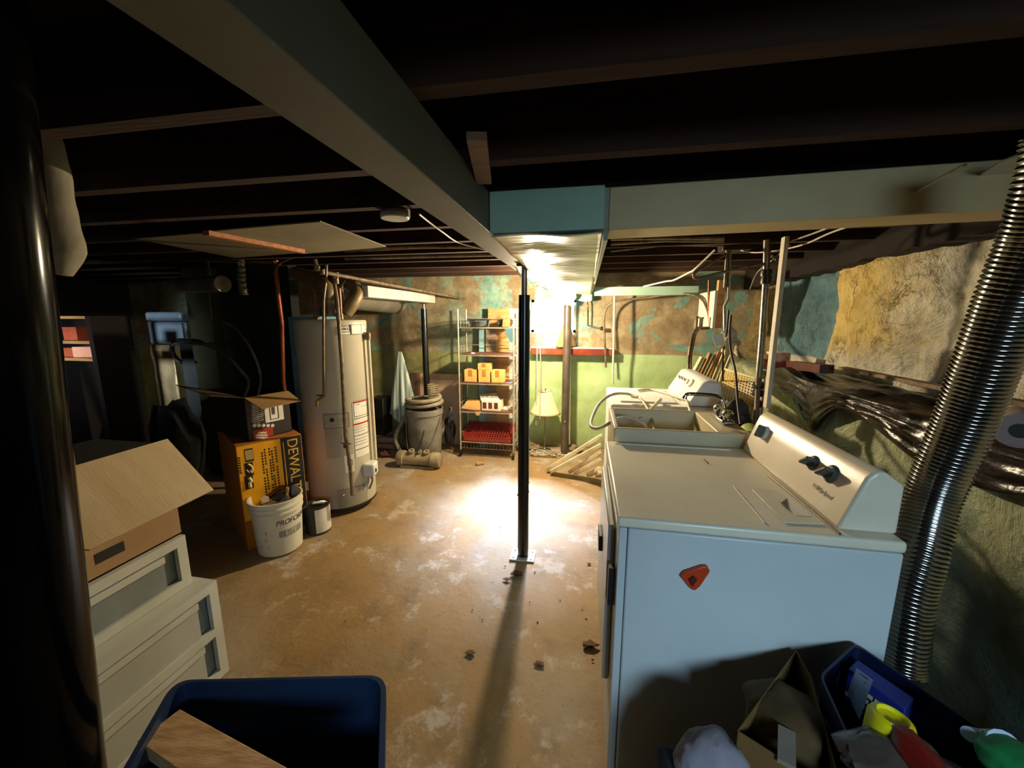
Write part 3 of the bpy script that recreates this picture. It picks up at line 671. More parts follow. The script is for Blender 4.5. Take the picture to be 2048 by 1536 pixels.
MB().tube([(fx, fy, sz + .02), (fx + .0, fy, sz + .075), (fx - .03, fy + .01, sz + .115), PY(1385, 788, 2.0), PY(1372, 790, 2.0), PY(1369, 797, 2.0)], [.014, .013, .011, .009, .009, .012], 12, 4).build('spout', chrome, f_)
for s_ in (-1, 1):
    h = MB().lathe((fx, fy + s_ * .06, sz + .02), [(.015, 0), (.017, .012), (.024, .022), (.026, .034), (.018, .045), (0, .047)], 12).build('handle', chrome, f_)
# ================================================================ WASHER
t = thing('washing_machine', 'white top-loading washer at the back of the row, hoses lying on it', 'washing machine', (.5, 2.76, 0))
wx0, wx1, wy0, wy1 = .172, .84, 2.46, 3.07
MB().box((wx0 + .005, wy0, .03), (wx1, wy1, .855)).build('body', enam, t, bevel=.008)
MB().box((wx0, wy0 - .006, .858), (wx1, wy1 + .004, .92)).build('top_panel', white_enamel, t, bevel=.01)
MB().box((wx0 + .06, wy0 + .07, .921), (.58, wy1 - .07, .93)).build('lid', white_enamel, t, bevel=.004)
for x in (wx0 + .06, wx1 - .06):
    for yy in (wy0 + .06, wy1 - .06): MB().lathe((x, yy, 0), [(.02, 0), (.02, .032)], 12).build('foot', black_plastic, t)
pr = [(.615, .921), (.70, 1.07), (.725, 1.085), (.80, 1.075), (.83, .921)]
wc = MB().prism(pr, wy0 + .01, wy1 - .01, lambda u, v, w: Vector((u, w, v))).build('console', white_enamel, t, bevel=.018, seg=3)
wn = Vector((-.149, 0, .085)).normalized(); wp = Vector((.657, 0, .995))
for px, py, rr in ((1365, 758, .014), (1370, 761, .014), (1360, 756, .014)):
    p = PP(px, py, wp, wn); MB().obox(p, (.012, .03, .045), Matrix.Rotation(-.5, 3, 'Y')).build('push_button', mat('pale_print', 'a89a84', '8f826e', 10, rough=.5), wc, bevel=.004)
for px, py, rr in ((1383, 767, .03), (1376, 764, .018)):
    p = PP(px, py, wp, wn); MB().lathe(p - wn * .004, [(rr, 0), (rr * .9, .016), (rr * .5, .02)], 20, axis=wn).build('knob', cream_plastic, wc)

def hose(name, pts, r, m, label, cat='hose', sm_=6, n=8, group=None):
    return tag(MB().tube(pts, r, n, sm_).build(name, m, smooth=60), label, cat, group)
hose('drain_hose', [PY(1297, 862, 1.9), PY(1285, 846, 1.92), PY(1262, 836, 1.94), PY(1235, 838, 1.95), PY(1200, 856, 2.0), PY(1183, 853, 2.05), PY(1184, 836, 2.15), PY(1200, 806, 2.3), PY(1225, 789, 2.45), PY(1255, 788, 2.55), PY(1275, 794, 2.5)], .009, rope_wire, 'pale hose looping out left of the laundry sink')
hose('sink_hose', [PZ(1275, 781, .94), PZ(1300, 779, .94), PZ(1330, 786, .94), PZ(1360, 796, .94), PY(1372, 800, 2.35), PY(1380, 820, 2.2), PY(1388, 845, 2.1), PY(1391, 868, 1.95)], .008, rope_wire, 'white hose crossing the washer top and dropping into the sink', 'hose')
hose('yellow_hose', [PZ(1262, 792, .94), PZ(1278, 795, .94), PY(1286, 803, 2.38), PY(1297, 820, 2.25), PY(1304, 840, 2.1), PY(1309, 864, 1.95)], .008, mat('yellowed_hose', 'c9b98a', 'a08f5c', 12, rough=.5), 'yellowed hose hanging down the washer side into the sink', 'hose')
hose('spray_wand', [PZ(1321, 799, .945), PY(1300, 820, 2.2), PY(1281, 840, 2.08)], [.012, .008, .008], cream_plastic, 'straight cream plastic tube leaning from washer top into the sink', 'tube', 0)
for i, (dx, lab) in enumerate(((0, 'left'), (5, 'right'))):
    hose('supply_hose', [PY(1376 + dx, 745, 3.05), PY(1377 + dx, 715, 3.15), PY(1381 + dx, 690, 3.2), PY(1386 + dx, 668, 3.3), PY(1395 + dx, 655, 3.4)], .009, iron_pipe, lab + ' one of the paired grey washer supply hoses', group='washer supply hoses')
# ================================================================ HOSES AND PANEL ON THE BACK WALL
px_ = .985
A = [PX(1399, 592, px_), PX(1432, 567, px_), PX(1432, 657, px_), PX(1399, 659, px_)]
ya, yb = A[0].y, A[1].y
zt = A[0].z + .06
pb = thing('backing_board', 'bright white board on a timber batten hanging at the back right', 'board', (px_, (ya + yb) / 2, 1.2))
MB().box((px_, yb, A[2].z), (px_ + .02, ya, A[0].z + .02)).build('panel', white_paint, pb)
MB().box((px_ + .021, yb, A[2].z), (px_ + .07, yb + .05, A[0].z + .1)).build('batten', raw_wood, pb)
t = thing('washer_valve', 'old brass washer shut-off valves below the white board', 'valve', PY(1397, 652, 3.42))
for px, py in ((1392, 648), (1402, 650)):
    p = PY(px, py, 3.42); MB().tube([p - Vector((0, 0, .04)), p + Vector((0, 0, .05))], .014, 10).build('body', iron_pipe, t)
    MB().lathe(p + Vector((0, 0, .05)), [(.02, 0), (.02, .012)], 10).build('handle', iron_pipe, t)
MB().tube([PY(1396, 656, 3.42), PY(1418, 656, 3.45)], .012, 10).build('arm', iron_pipe, t)
hose('wall_pipe', [PY(1212, 735, 4.1), PY(1210, 690, 4.1), PY(1208, 640, 4.1), PY(1214, 615, 4.08), PY(1235, 602, 4.05), PY(1290, 596, 4.0), PY(1350, 588, 3.9), PY(1385, 590, 3.8), PY(1405, 600, 3.6), PY(1416, 625, 3.5), PY(1420, 655, 3.45)], .010, iron_pipe, 'brown pipe arching across the back wall to the washer valves', 'pipe')
pipe('red_pipe', [PY(1420, 650, 3.46), PY(1417, 610, 3.5), PY(1418, 560, 3.5)], .009, copper_pipe, 'short copper pipe running up past the white board')
pipe('corner_conduit', [PY(1229, 592, 4.05), PY(1227, 700, 4.05), PY(1225, 768, 4.05)], .011, mat('white_conduit', 'c8c4b4', 'b0ab98', 8, rough=.45), 'white conduit dropping from the duct corner to behind the washer')
t = thing('wire_bracket', 'bent white metal bracket on the wall right of the window', 'bracket', PY(1176, 620, 4.2))
MB().tube([PY(1174, 600, 4.2), Vector((PY(1174, 600, 4.2).x, 4.3, PY(1174, 600, 4.2).z))], .012, 10).build('wall_flange', steel, t)
MB().tube([PY(1174, 598, 4.2), PY(1176, 612, 4.2), PY(1176, 651, 4.2), PY(1203, 657, 4.2)], .0075, 8).build('rod', chrome, t)
MB().lathe(PY(1205, 657, 4.2), [(.02, -.02), (.02, .02)], 12, axis=(1, 0, 0)).build('clamp', dark_metal, t)

# ================================================================ RIGHT: PIPES NEAR THE SINK
t = thing('electrical_conduit', 'grey conduit dropping from the ceiling box with a rag tied on', 'conduit', PY(1455, 600, 2.6))
MB().tube([PY(1455, 498, 2.6), PY(1450, 575, 2.6)], .010, 10).build('stub_pipe', iron_pipe, t)
MB().tube([PY(1460, 502, 2.6), PY(1457, 598, 2.6), PY(1449, 612, 2.6), PY(1450, 662, 2.6)], .009, 10).build('conduit', steel, t)
MB().obox(PY(1470, 493, 2.6), (.16, .1, .05)).build('junction_box', dark_metal, t, bevel=.004)
t = thing('tied_rag', 'pale rag and paper tag tied round the black cables', 'rag', PY(1455, 680, 2.55))
m = MB().blob(PY(1458, 683, 2.58), .05, .03, .07, .5, 4, 3, False); m.build('knot', mat('rag', 'cfc6a8', 'b0a583', 10, rough=.85, bump=.6, bscale=40), t)
MB().grid(6, 8, lambda u, v: PY(1463 + 13 * u + 14 * v * v, 683 + 36 * v, 2.54) + Vector((0, .02 * math.sin(u * 6 + v * 5), 0))).build('rag_tail', MATS['rag'], t, solid=.002)
MB().slab([PY(*p, 2.53) for p in ((1424, 672), (1446, 666), (1450, 688), (1432, 694))], (0, 1, 0), .002).build('paper_tag', paper, t)
hose('black_cable', [PY(1457, 620, 2.57), PY(1453, 665, 2.56), PY(1446, 710, 2.6), PY(1446, 765, 2.7)], .006, dark_cable, 'black cable hanging straight down beside the washer console', 'cable')
hose('black_cable', [PY(1462, 630, 2.55), PY(1459, 670, 2.54), PY(1463, 710, 2.5), PY(1471, 745, 2.4), PY(1475, 800, 2.2), PY(1481, 850, 2.0)], .007, dark_cable, 'longer black cable hanging down behind the sink', 'cable')
t = thing('drain_stack', 'grey steel pipe with dark fittings standing behind the sink', 'pipe', PY(1520, 830, 2.25))
MB().tube([PY(1534, 480, 2.4), PY(1532, 560, 2.4), PY(1524, 680, 2.35), PY(1516, 770, 2.3)], .017, 12).build('upper_pipe', steel, t)
MB().tube([PY(1517, 755, 2.3), PY(1514, 800, 2.28), PY(1512, 850, 2.2)], .013, 12).build('lower_pipe', iron_pipe, t)
for px, py in ((1533, 545), (1533, 560), (1517, 770), (1516, 785), (1514, 806)): MB().lathe(PY(px, py, 2.32) - Vector((0, 0, .02)), [(.026, 0), (.028, .01), (.026, .035)], 12).build('fitting', dark_metal, t)
tag(MB().bar(PY(1571, 474, 2.05), PY(1533, 815, 2.05), .035, .018).build('white_lath', mat('dirty_white_lath', 'd8cfb4', 'b8ae90', 6, rough=.6)), 'long dirty-white lath leaning upright against the ceiling joists', 'lath')
cw = rope_wire
hose('hairpin_conduit', [PY(1452, 508, 2.58), PY(1425, 524, 2.55), PY(1392, 544, 2.5), PY(1388, 552, 2.5), PY(1396, 557, 2.5), PY(1440, 546, 2.5), PY(1500, 532, 2.45), PY(1545, 527, 2.45), PY(1553, 518, 2.45), PY(1543, 512, 2.45)], .0085, iron_pipe, 'hairpin loop of tan tubing under the joists on the right', 'tube')
hose('white_cable', [PY(1287, 573, 3.3), PY(1330, 563, 3.1), PY(1348, 560, 3.0), PY(1378, 545, 2.8), PY(1390, 538, 2.7), PY(1430, 500, 2.6)], .006, mat('bright_cable', 'e8e4d8', 'd0cab8', 10, rough=.5), 'bright white cable swagging below the joists right of the duct', 'cable')
hose('white_cable', [PY(1480, 500, 2.6), PY(1510, 505, 2.5), PY(1560, 500, 2.3), PY(1610, 488, 2.0), PY(1660, 466, 1.8), PY(1730, 440, 1.6), PY(1820, 390, 1.4), PY(1930, 330, 1.15)], .004, rope_wire, 'thin pale wire sweeping across to the upper right', 'wire')
hose('white_cable', [PY(1575, 485, 2.05), PY(1640, 462, 1.9), PY(1720, 430, 1.7), PY(1800, 400, 1.5)], .004, rope_wire, 'second thin wire running over the top of the white lath', 'wire')
hose('white_cable', [PY(1500, 578, 2.6), PY(1515, 545, 2.6), PY(1545, 520, 2.5), PY(1580, 490, 2.3)], .003, rope_wire, 'thin loose wire dangling by the steel drain pipe', 'wire')
for i, (y0, y1, yy, r_, lab) in enumerate(((477, 476, 2.35, .012, 'nearest'), (487, 481, 2.45, .012, 'middle'), (502, 491, 2.55, .007, 'farthest and thinnest'))):
    pipe('ceiling_pipe', [PY(1222, y0, yy), PY(1330, y1 - 1, yy), PY(1448, y1, yy)], r_, iron_pipe, lab + ' of three pipes under the joists right of the duct')
hose('white_cable', [PZ(838, 428, 1.85), PZ(858, 444, 1.85), PZ(885, 464, 1.84), PZ(915, 484, 1.84), PZ(960, 497, 1.83), PZ(1000, 507, 1.82)], .004, MATS['bright_cable'], 'white cable sagging under the joists just left of the main beam', 'cable')
hose('white_cable', [PY(1018, 517, 2.2), PY(1030, 532, 2.3), PY(1041, 553, 2.45)], .005, MATS['bright_cable'], 'short white cable dropping beside the top of the mid-floor post', 'cable')
# white sheet up right
tag(MB().slab([PZ(*p, 1.84) for p in ((1930, 371), (2000, 325), (2090, 290), (2090, 330), (1990, 358))], (0, 0, 1), .004).build('plastic_sheet', white_plastic), 'white sheet strip tucked under the joists at the upper right edge', 'sheet')
# ================================================================ DRYER VENT DUCT
shiny = mat('aluminium_foil_duct', 'c4c4c0', 'a8a8a4', 12, rough=.16, metal=1)
o = ribbed([PX(1798, 1330, .87), PX(1812, 1200, .87), PX(1838, 1100, .89), PX(1868, 985, .93), PX(1925, 850, .95), PX(1975, 720, .94), PX(2024, 590, .93), PX(2080, 460, .92), PX(2112, 360, .90), PX(2135, 260, .89)], .055, .0035, .011, 28).build('dryer_vent_duct', shiny, smooth=80)
tag(o, 'shiny ribbed aluminium duct climbing from behind the dryer to upper right', 'duct')
# ================================================================ THINGS ON THE LEDGE
tarp = mat('brown_black_tarp', '2a201a', '171210', 7, rough=.3, bump=.5, bscale=18, bdist=.01)
def tf(u, v):
    y = 1.25 + 1.6 * u
    n = noise.noise(Vector((u * 2.2, v * 7, 2))); n2 = noise.noise(Vector((u * 9, v * 16, 5)))
    lift = .045 * math.exp(-((y - 2.72) / .16) ** 2)
    if v < .5: p = Vector((1.57 - .32 * v / .5, y, LZ + .035 + .03 * n + .012 * n2 + lift * (v * 2)))
    else:
        a = (v - .5) / .5; drop = (.13 + .05 * math.sin(u * 9)) * a + (.16 * a * math.exp(-((y - 2.35) / .13) ** 2))
        p = Vector((1.25 - .02 * math.sin(a * 3) - .012 * n2 - .025 * abs(n), y + .02 * n, LZ + .035 - drop + lift * (1 - a)))
    return p
tag(MB().grid(110, 40, tf).build('plastic_tarp', tarp, solid=.002, smooth=40), 'crumpled dark plastic tarp draped over the stone ledge behind the dryer', 'tarp')
for i in range(3):
    a = PX(1690 + i * 20, 752 + i * 8, 1.5); tag(MB().bar((1.50 - i * .06, 2.4, LZ + .10 + i * .012), (1.52 - i * .06, 1.3, LZ + .10 + i * .012), .045, .016).build('wood_plank', wood_mat('dusty_plank', '8d6f4c', '5c4630', .7)), ('rearmost', 'middle', 'front')[i] + ' of three dusty planks lying on the tarp on the ledge', 'plank', 'planks on the ledge')
brick = mat('red_brick', '8a3f28', '6d3020', 14, rough=.85, bump=.4)
tag(MB().box((1.30, 3.0, LZ + .02), (1.42, 3.25, LZ + .085)).build('brick', brick, bevel=.004), 'red brick lying at the far end of the ledge', 'brick')
tag(MB().box((1.31, 3.02, LZ + .087), (1.41, 3.16, LZ + .15)).build('brick', mat('whitewashed_brick', 'd6c2b4', 'a05a44', 14, rough=.85, bump=.4), bevel=.004), 'whitewashed brick on top of the red brick', 'brick')
tag(MB().bar((1.4, 2.97, LZ + .075), (1.36, 2.5, LZ + .105), .07, .05).build('timber_offcut', wood_mat('dark_red_timber', '5a2a1a', '421d12', .6)), 'dark red timber offcut on the ledge beside the bricks', 'timber')
r = thing('carpet_roll', 'grey-pink rolled carpet end poking out at the right edge', 'carpet roll', (1.25, 1.0, 1.0))
cr = mat('carpet_back', '9a8682', '86736e', 9, rough=.95, bump=.4, bscale=60)
A, B = PX(2035, 868, 1.22), PX(2150, 850, 1.27)
MB().lathe(PX(2040, 862, 1.18), [(.02, 0), (.048, .0), (.05, .01), (.05, .12)], 28, axis=(.6, .8, .0)).build('roll', cr, r)
MB().lathe(PX(2040, 862, 1.18) - Vector((.6, .8, 0)) * .001, [(.02, 0), (.021, .004), (.001, .006)], 20, axis=(.6, .8, 0)).build('core', black_plastic, r)
# perforated laundry basket leaning behind the sink
pc = [PY(1446, 742, 2.75), PY(1524, 765, 2.55), PY(1512, 838, 2.3), PY(1492, 842, 2.3), PY(1470, 800, 2.5), PY(1430, 775, 2.75)]
t = thing('laundry_basket', 'white and yellow perforated plastic laundry basket tipped against the ledge wall', 'basket', PY(1480, 800, 2.5))
q = MB(); a, b, c_, d_ = PY(1447, 738, 2.80), PY(1528, 762, 2.55), PY(1516, 852, 2.25), PY(1432, 790, 2.6)
def bl(u, v): return (a * (1 - u) + b * u) * (1 - v) + (d_ * (1 - u) + c_ * u) * v
nn = (b - a).cross(d_ - a).normalized()
NU, NVV = 15, 13
for i in range(NU + 1): q.bar(bl(i / NU, 0), bl(i / NU, 1), .0075, .004, up=nn)
for j in range(NVV + 1): q.bar(bl(0, j / NVV), bl(1, j / NVV), .0075, .004, up=nn)
q.build('lattice_side', mat('basket_plastic', 'efe8d4', 'e2c878', 5, rough=.4), t)
MB().tube([a, b, c_, d_, a], .010, 8).build('rim', mat('basket_rim', 'e9dfc6', 'd9c890', 5, rough=.4), t)
q = MB(); off = nn * (-.05 if nn.y < 0 else .05); 
q.slab([x + off for x in (a, b, c_, d_)], off, .004); q.build('far_side', mat('yellow_basket', 'c99a3c', 'b98a30', 5, rough=.5), t)
# black bag and green pot behind the sink
tag(MB().blob(PY(1458, 850, 2.28) - Vector((0, 0, .02)), .10, .09, .17, .25, 9, 3, False).build('black_bag', mat('bag_black', '1b1917', '262320', 8, rough=.5, bump=.5, bscale=14, bdist=.01)), 'black bag slumped behind the sink in front of the basket', 'bag')
tag(MB().tube([PY(1497, 860, 2.1), PY(1505, 880, 2.0)], .04, 14).build('green_bottle', mat('lime_plastic', 'a9b868', '95a457', 5, rough=.4)), 'lime green plastic bottle wedged behind the dryer console', 'bottle')
# boards standing behind the washer
bd = [((1362, 772), (1404, 714), 'd8c7a0', 'white-ended'), ((1376, 778), (1421, 706), 'a67a4c', 'brown'), ((1388, 782), (1437, 703), 'b98a58', 'tan'), ((1404, 788), (1452, 690), 'e0c48a', 'pale yellow'), ((1418, 792), (1467, 693), 'e6d2a4', 'palest')]
for i, (p0, p1, col, nm) in enumerate(bd):
    y = 3.22 - i * .02
    tag(MB().bar(PY(p0[0], p0[1] + 20, y), PY(*p1, y), .02, .065, up=(0, 1, 0)).build('trim_board', wood_mat('trim_' + nm, col, ''.join('%02x' % int(int(col[k:k + 2], 16) * .78) for k in (0, 2, 4)), .6), bevel=.002), nm + ' board in the bundle leaning to the right behind the washer', 'board', 'boards behind the washer')
# white tubes leaning on the washer from the floor
tb = [((1095, 938), (1219, 872)), ((1102, 943), (1221, 890)), ((1140, 944), (1220, 905)), ((1150, 948), (1221, 920)), ((1178, 950), (1222, 938)), ((1196, 952), (1223, 946))]
wt = mat('old_white_moulding', 'ddd3b6', 'b9a984', 8, rough=.6)
nms = ('topmost and longest', 'second from the top', 'third from the top', 'fourth from the top', 'fifth, short and dark-ended', 'lowest and shortest')
for i, (p0, p1) in enumerate(tb):
    A = PZ(*p0, .03 + .002 * i); B = PY(p1[0], p1[1], 3.36 - .03 * i)
    B.x = min(B.x, .165)
    tag(MB().bar(A, B, .05, .03).build('floor_moulding', wt, bevel=.004), nms[i] + ' of the white mouldings leaning from the floor to the washer', 'moulding', 'white mouldings beside the washer')

# ================================================================ WINDOW SILL, LAMPS
sill = thing('sill_shelf', 'reddish-brown glossy shelf board under the window', 'shelf', (-.15, 4.2, 1.05))
sa, sb = PY(1062, 705, 4.14), PY(1226, 705, 4.14)
MB().box((sa.x, 4.14, 1.062), (sb.x, 4.285, 1.128)).build('board', mat('red_lacquer', '9a4a28', '6e2a18', 5, rough=.25), sill, bevel=.004)
MB().box((sa.x, 4.135, 1.13), (sb.x - .01, 4.285, 1.14)).build('top_liner', mat('shiny_liner', 'e2e0da', 'c8c8c4', 6, rough=.25), sill)
t = thing('cone_lampshade', 'tan cone lampshade standing on the shelf in front of the window', 'lampshade', PY(1132, 690, 4.21))
bc = PY(1132, 690, 4.21); bc.z = 1.142
MB().lathe(bc, [(.135, 0), (.135, .004), (.045, .235), (.04, .235)], 28, sy=.5, cap=False).build('shade', mat('tan_shade', 'd8a566', 'bf8a4c', 5, rough=.8), t, solid=.002)
MB().lathe(bc, [(.137, -.001), (.137, .006)], 28, sy=.5, cap=False).build('trim_ring', dark_metal, t, solid=.002)
lb = PZ(1092, 890, 0); lb.y = 4.12; lb = Vector((PY(1091, 880, 4.1).x - .01, 4.12, 0))
t = thing('standing_lamp', 'cream pleated lampshade on a thin stem standing on the floor under the window', 'lamp', lb)
z0 = PY(1093, 828, 4.1).z; z1 = PY(1093, 783, 4.1).z
MB().lathe(lb, [(.075, .002), (.075, .012), (.02, .03), (.006, .05), (.006, z1 - .02)], 20).build('stem', steel, t)
q = MB(); n = 48
def shf(u, v):
    a = u * 2 * PI; rr = (.092 * (1 - v) ** 1.25 + .073) * (1 + .012 * math.cos(a * 24)); return Vector((lb.x + rr * math.cos(a), lb.y + rr * math.sin(a) * .8, z0 + (z1 - z0) * v))
q.grid(96, 10, shf).build('lamp_shade', mat('cream_shade', 'f0e6b4', 'e6d89c', 5, rough=.8), t, solid=.002, smooth=60)
MB().lathe((lb.x, lb.y, z1), [(.074, 0), (.078, .006), (.074, .012)], 28, sy=.8, cap=False).build('top_ring', rope_wire, t, solid=.003)
q = MB(); q.tube([(lb.x, lb.y, z1 - .03), (lb.x, lb.y, z1 + .03)], .006, 8); q.build('finial', steel, t)
# thin uprights near the second post
uw = mat('thin_upright', 'b9b5a6', '9a9584', 8, rough=.5)
for x0, x1, y1, y0, yy, lab in ((1077, 1072, 600, 850, 4.05, 'left-hand'), (1083, 1080, 600, 838, 4.0, 'right-hand')):
    tag(MB().tube([PY(x0, y1, yy), PY((x0 + x1) // 2, 700, yy), PY(x1, y0, yy)], .005, 6).build('hanging_wire', uw), lab + ' of two thin wires hanging left of the window post', 'wire')
tag(MB().tube([PY(1141, 600, 4.08), PY(1140, 740, 4.08), PY(1139, 888, 4.08)], .008, 8).build('thin_pipe', uw), 'thin pale pipe standing right behind the window post', 'pipe')
# tangle at the lamp foot
random.seed(3)
pts = []
for i in range(26):
    a = i * 1.3; pts.append(Vector((lb.x + .0 + .20 * math.cos(a) * random.uniform(.4, 1), 3.98 + .08 * math.sin(a * 1.4), .012 + .03 * random.random())))
hose('tangled_cord', pts, .0045, rope_wire, 'tangle of tan cord on the floor round the lamp foot', 'cord', 4, 6)
for i, (px, py, lab) in enumerate(((1063, 878, 'left'), (1150, 884, 'right'))):
    p = PZ(px, py, .02); p.y = 4.15
    tag(MB().blob((PY(px, py, 4.12).x, 4.12, .035), .07, .05, .045, .5, i + 2, 2).build('rag', mat('dusty_rag', '8d7c5e', '6d5e46', 8, rough=.9, bump=.5)), 'dusty rag on the floor ' + lab + ' of the lamp foot', 'rag')

# ================================================================ WIRE SHELVING
RY0, RY1 = 3.80, 4.08
ra, rb = PY(917, 700, RY0).x, PY(1027, 700, RY0).x
t = thing('wire_shelf_rack', 'tall chrome wire rack on casters with brown shelves, against the back wall', 'shelving rack', ((ra + rb) / 2, 3.94, 0))
rackm = mat('rack_wire', 'cfc7b2', 'a39a84', 10, rough=.35, metal=.6)
zt = PY(970, 618, RY0).z
for x in (ra, rb):
    for y in (RY0, RY1):
        MB().tube([(x, y, .07), (x, y, zt - (0 if x == ra else .03))], .009, 10).build('upright', rackm, t)
        MB().lathe((x - .012, y, .032), [(.001, 0), (.03, .002), (.03, .022), (.001, .024)], 16, axis=(1, 0, 0)).build('caster', black_plastic, t)
def zf(py): return PY(970, py, RY0).z
ZS = [zf(656), zf(712), zf(769), zf(826), zf(886)]
trayb = mat('brown_tray', '6e4a38', '503226', 8, rough=.6)
for k, z in enumerate(ZS):
    q = MB()
    for y in (RY0, RY1): q.tube([(ra, y, z), (rb, y, z)], .006, 6)
    for x in (ra, rb): q.tube([(x, RY0, z), (x, RY1, z)], .005, 6)
    for i in range(1, 14): x = ra + (rb - ra) * i / 14; q.tube([(x, RY0, z), (x, RY1, z)], .003, 5)
    q.build('wire_shelf', rackm, t)
    if 0 < k < 4: MB().box((ra + .012, RY0 + .012, z + .007), (rb - .012, RY1 - .012, z + .017)).build('shelf_tray', trayb, t)
    # end guard rails
    q = MB()
    for x in (ra, rb): q.tube([(x, RY0, z + .09), (x, RY1, z + .09)], .004, 6); q.tube([(x, RY0 + .09, z), (x, RY0 + .09, z + .09)], .003, 5); q.tube([(x, RY0 + .19, z), (x, RY0 + .19, z + .09)], .003, 5)
    q.tube([(ra, RY1, z + .09), (rb, RY1, z + .09)], .004, 6)
    q.build('guard_rail', rackm, t)
q = MB()
for z in (.09, .15):
    q.tube([(ra, RY0, z), (rb, RY0, z)], .005, 6).tube([(ra, RY1, z), (rb, RY1, z)], .005, 6)
for i in range(1, 16):
    x = ra + (rb - ra) * i / 16; q.tube([(x, RY0 + .005, .085), (x, RY0 + .005, .155)], .003, 5)
    q.tube([(x, RY0, .1), (x, RY1, .1)], .003, 5)
q.build('bottom_frame', mat('rusty_wire', '6d5842', '4c3b2c', 14, rough=.7, metal=.3), t)
# things on it
z = ZS[0] + .007
bx = PY(957, 640, 3.9).x
t = thing('wire_basket', 'small dark slotted basket on the top shelf of the rack', 'basket', (bx, 3.92, z))
q = MB(); w_, d_, h_ = .10, .07, .075
for i in range(13):
    f_ = -1 + i / 6
    for sy in (-1, 1): q.bar((bx + f_ * w_ * .88, 3.92 + sy * d_ * .88, z + .006), (bx + f_ * w_, 3.92 + sy * d_, z + h_), .007, .003)
for i in range(9):
    f_ = -1 + i / 4
    for sx in (-1, 1): q.bar((bx + sx * w_ * .88, 3.92 + f_ * d_ * .88, z + .006), (bx + sx * w_, 3.92 + f_ * d_, z + h_), .003, .007)
q.build('slatted_side', black_plastic, t)
MB().box((bx - w_ * .9, 3.92 - d_ * .9, z + .001), (bx + w_ * .9, 3.92 + d_ * .9, z + .006)).build('bottom', black_plastic, t)
q = MB()
for sy in (-1, 1): q.box((bx - w_ - .01, 3.92 + sy * d_ - .005, z + h_ - .008), (bx + w_ + .01, 3.92 + sy * d_ + .005, z + h_ + .004))
for sx in (-1, 1): q.box((bx + sx * w_ - .006, 3.92 - d_, z + h_ - .008), (bx + sx * w_ + .006, 3.92 + d_, z + h_ + .004))
q.build('rim', black_plastic, t)
bx = PY(1010, 640, 3.92).x
tag(MB().blob((bx, 3.93, z + .035), .075, .06, .045, .35, 6, 3).build('cloth_cap', mat('dark_cap_cloth', '3a3f44', '22262a', 8, rough=.8, bump=.4)), 'dark cloth cap on the right end of the top shelf', 'cap')
for i in range(6):
    tag(MB().bar((bx - .01 + i * .014, 3.86, z + .006), (bx + .0 + i * .014, 3.85, z + .085), .006, .012, roll=.3).build('paint_stick', raw_wood), 'short pale stick in the row stood at the right of the top shelf', 'stick', 'sticks on the top shelf of the rack')
tag(MB().slab([(rb - .09, RY0 - .012, z - .008), (rb - .01, RY0 - .012, z - .008), (rb - .005, RY0 - .014, z - .14), (rb - .03, RY0 - .014, z - .15)], (0, 1, 0), .006).build('blue_cloth', mat('teal_cloth', '2f5a68', '24464f', 6, rough=.8)), 'dark teal cloth hanging below the top shelf of the rack', 'cloth')
yb = mat('small_box_card', 'e2b266', 'cf9c52', 5, rough=.75)
tape = mat('brown_tape', 'b57a34', 'a0682a', 5, rough=.4)
zc = ZS[2] + .018
for i, (px0, px1, lev, lab) in enumerate(((928, 953, 0, 'left'), (956, 980, 0, 'middle'), (982, 1007, 0, 'right'), (955, 980, 1, 'top'))):
    x0, x1 = PY(px0, 750, 3.83).x, PY(px1, 750, 3.83).x; h = .125 if not lev else .065
    zz = zc + (.127 if lev else 0)
    t = thing('small_carton', {'left': 'small yellow carton at the left of the row on the rack', 'middle': 'small yellow carton in the middle of the row on the rack', 'right': 'small yellow carton at the right of the row on the rack', 'top': 'small orange-yellow carton stacked on the middle carton'}[lab], 'box', ((x0 + x1) / 2, 3.89, zz), 'small cartons on the rack')
    MB().box((x0 + .003, 3.83, zz), (x1 - .003, 3.95, zz + h)).build('carton', yb, t, bevel=.002)
    MB().box(((x0 + x1) / 2 - .02, 3.828, zz + h * .45), ((x0 + x1) / 2 + .02, 3.8295, zz + h)).build('tape', tape, t)
zc = ZS[3] + .018
t = thing('slate_carton', 'open white carton with dark striped label on the fourth shelf of the rack', 'box', PY(985, 815, 3.86))
x0, x1 = PY(963, 800, 3.84).x, PY(1001, 800, 3.84).x
MB().box((x0, 3.84, zc), (x1, 4.0, zc + .10)).build('carton', mat('white_card', 'ece4cc', 'dccfae', 5, rough=.7), t, bevel=.002)
for i in range(3): a = x0 + .012 + (x1 - x0 - .02) * i / 3; MB().box((a, 3.838, zc + .02), (a + (x1 - x0) * .2, 3.8395, zc + .085)).build('label_strip', mat('maroon_print', '6a3428', '502018', 30, rough=.6), t)
MB().slab([(x0 - .005, 3.84, zc + .101), (x1, 3.84, zc + .101), ((x0 + x1) / 2 + .02, 3.98, zc + .16), (x0 - .06, 3.97, zc + .14)], (0, 0, 1), .003).build('lid_flap', MATS['white_card'], t)
t = thing('torn_carton', 'torn tan cardboard carton lying left of the striped carton', 'box', PY(940, 815, 3.86))
x0, x1 = PY(924, 800, 3.84).x, PY(960, 800, 3.84).x
MB().hexa([(x0, 3.85, zc), (x1, 3.85, zc), (x1, 3.98, zc), (x0, 3.98, zc), (x0 + .03, 3.86, zc + .07), (x1, 3.86, zc + .09), (x1, 3.97, zc + .09), (x0 + .03, 3.97, zc + .08)]).build('carton', yb, t)
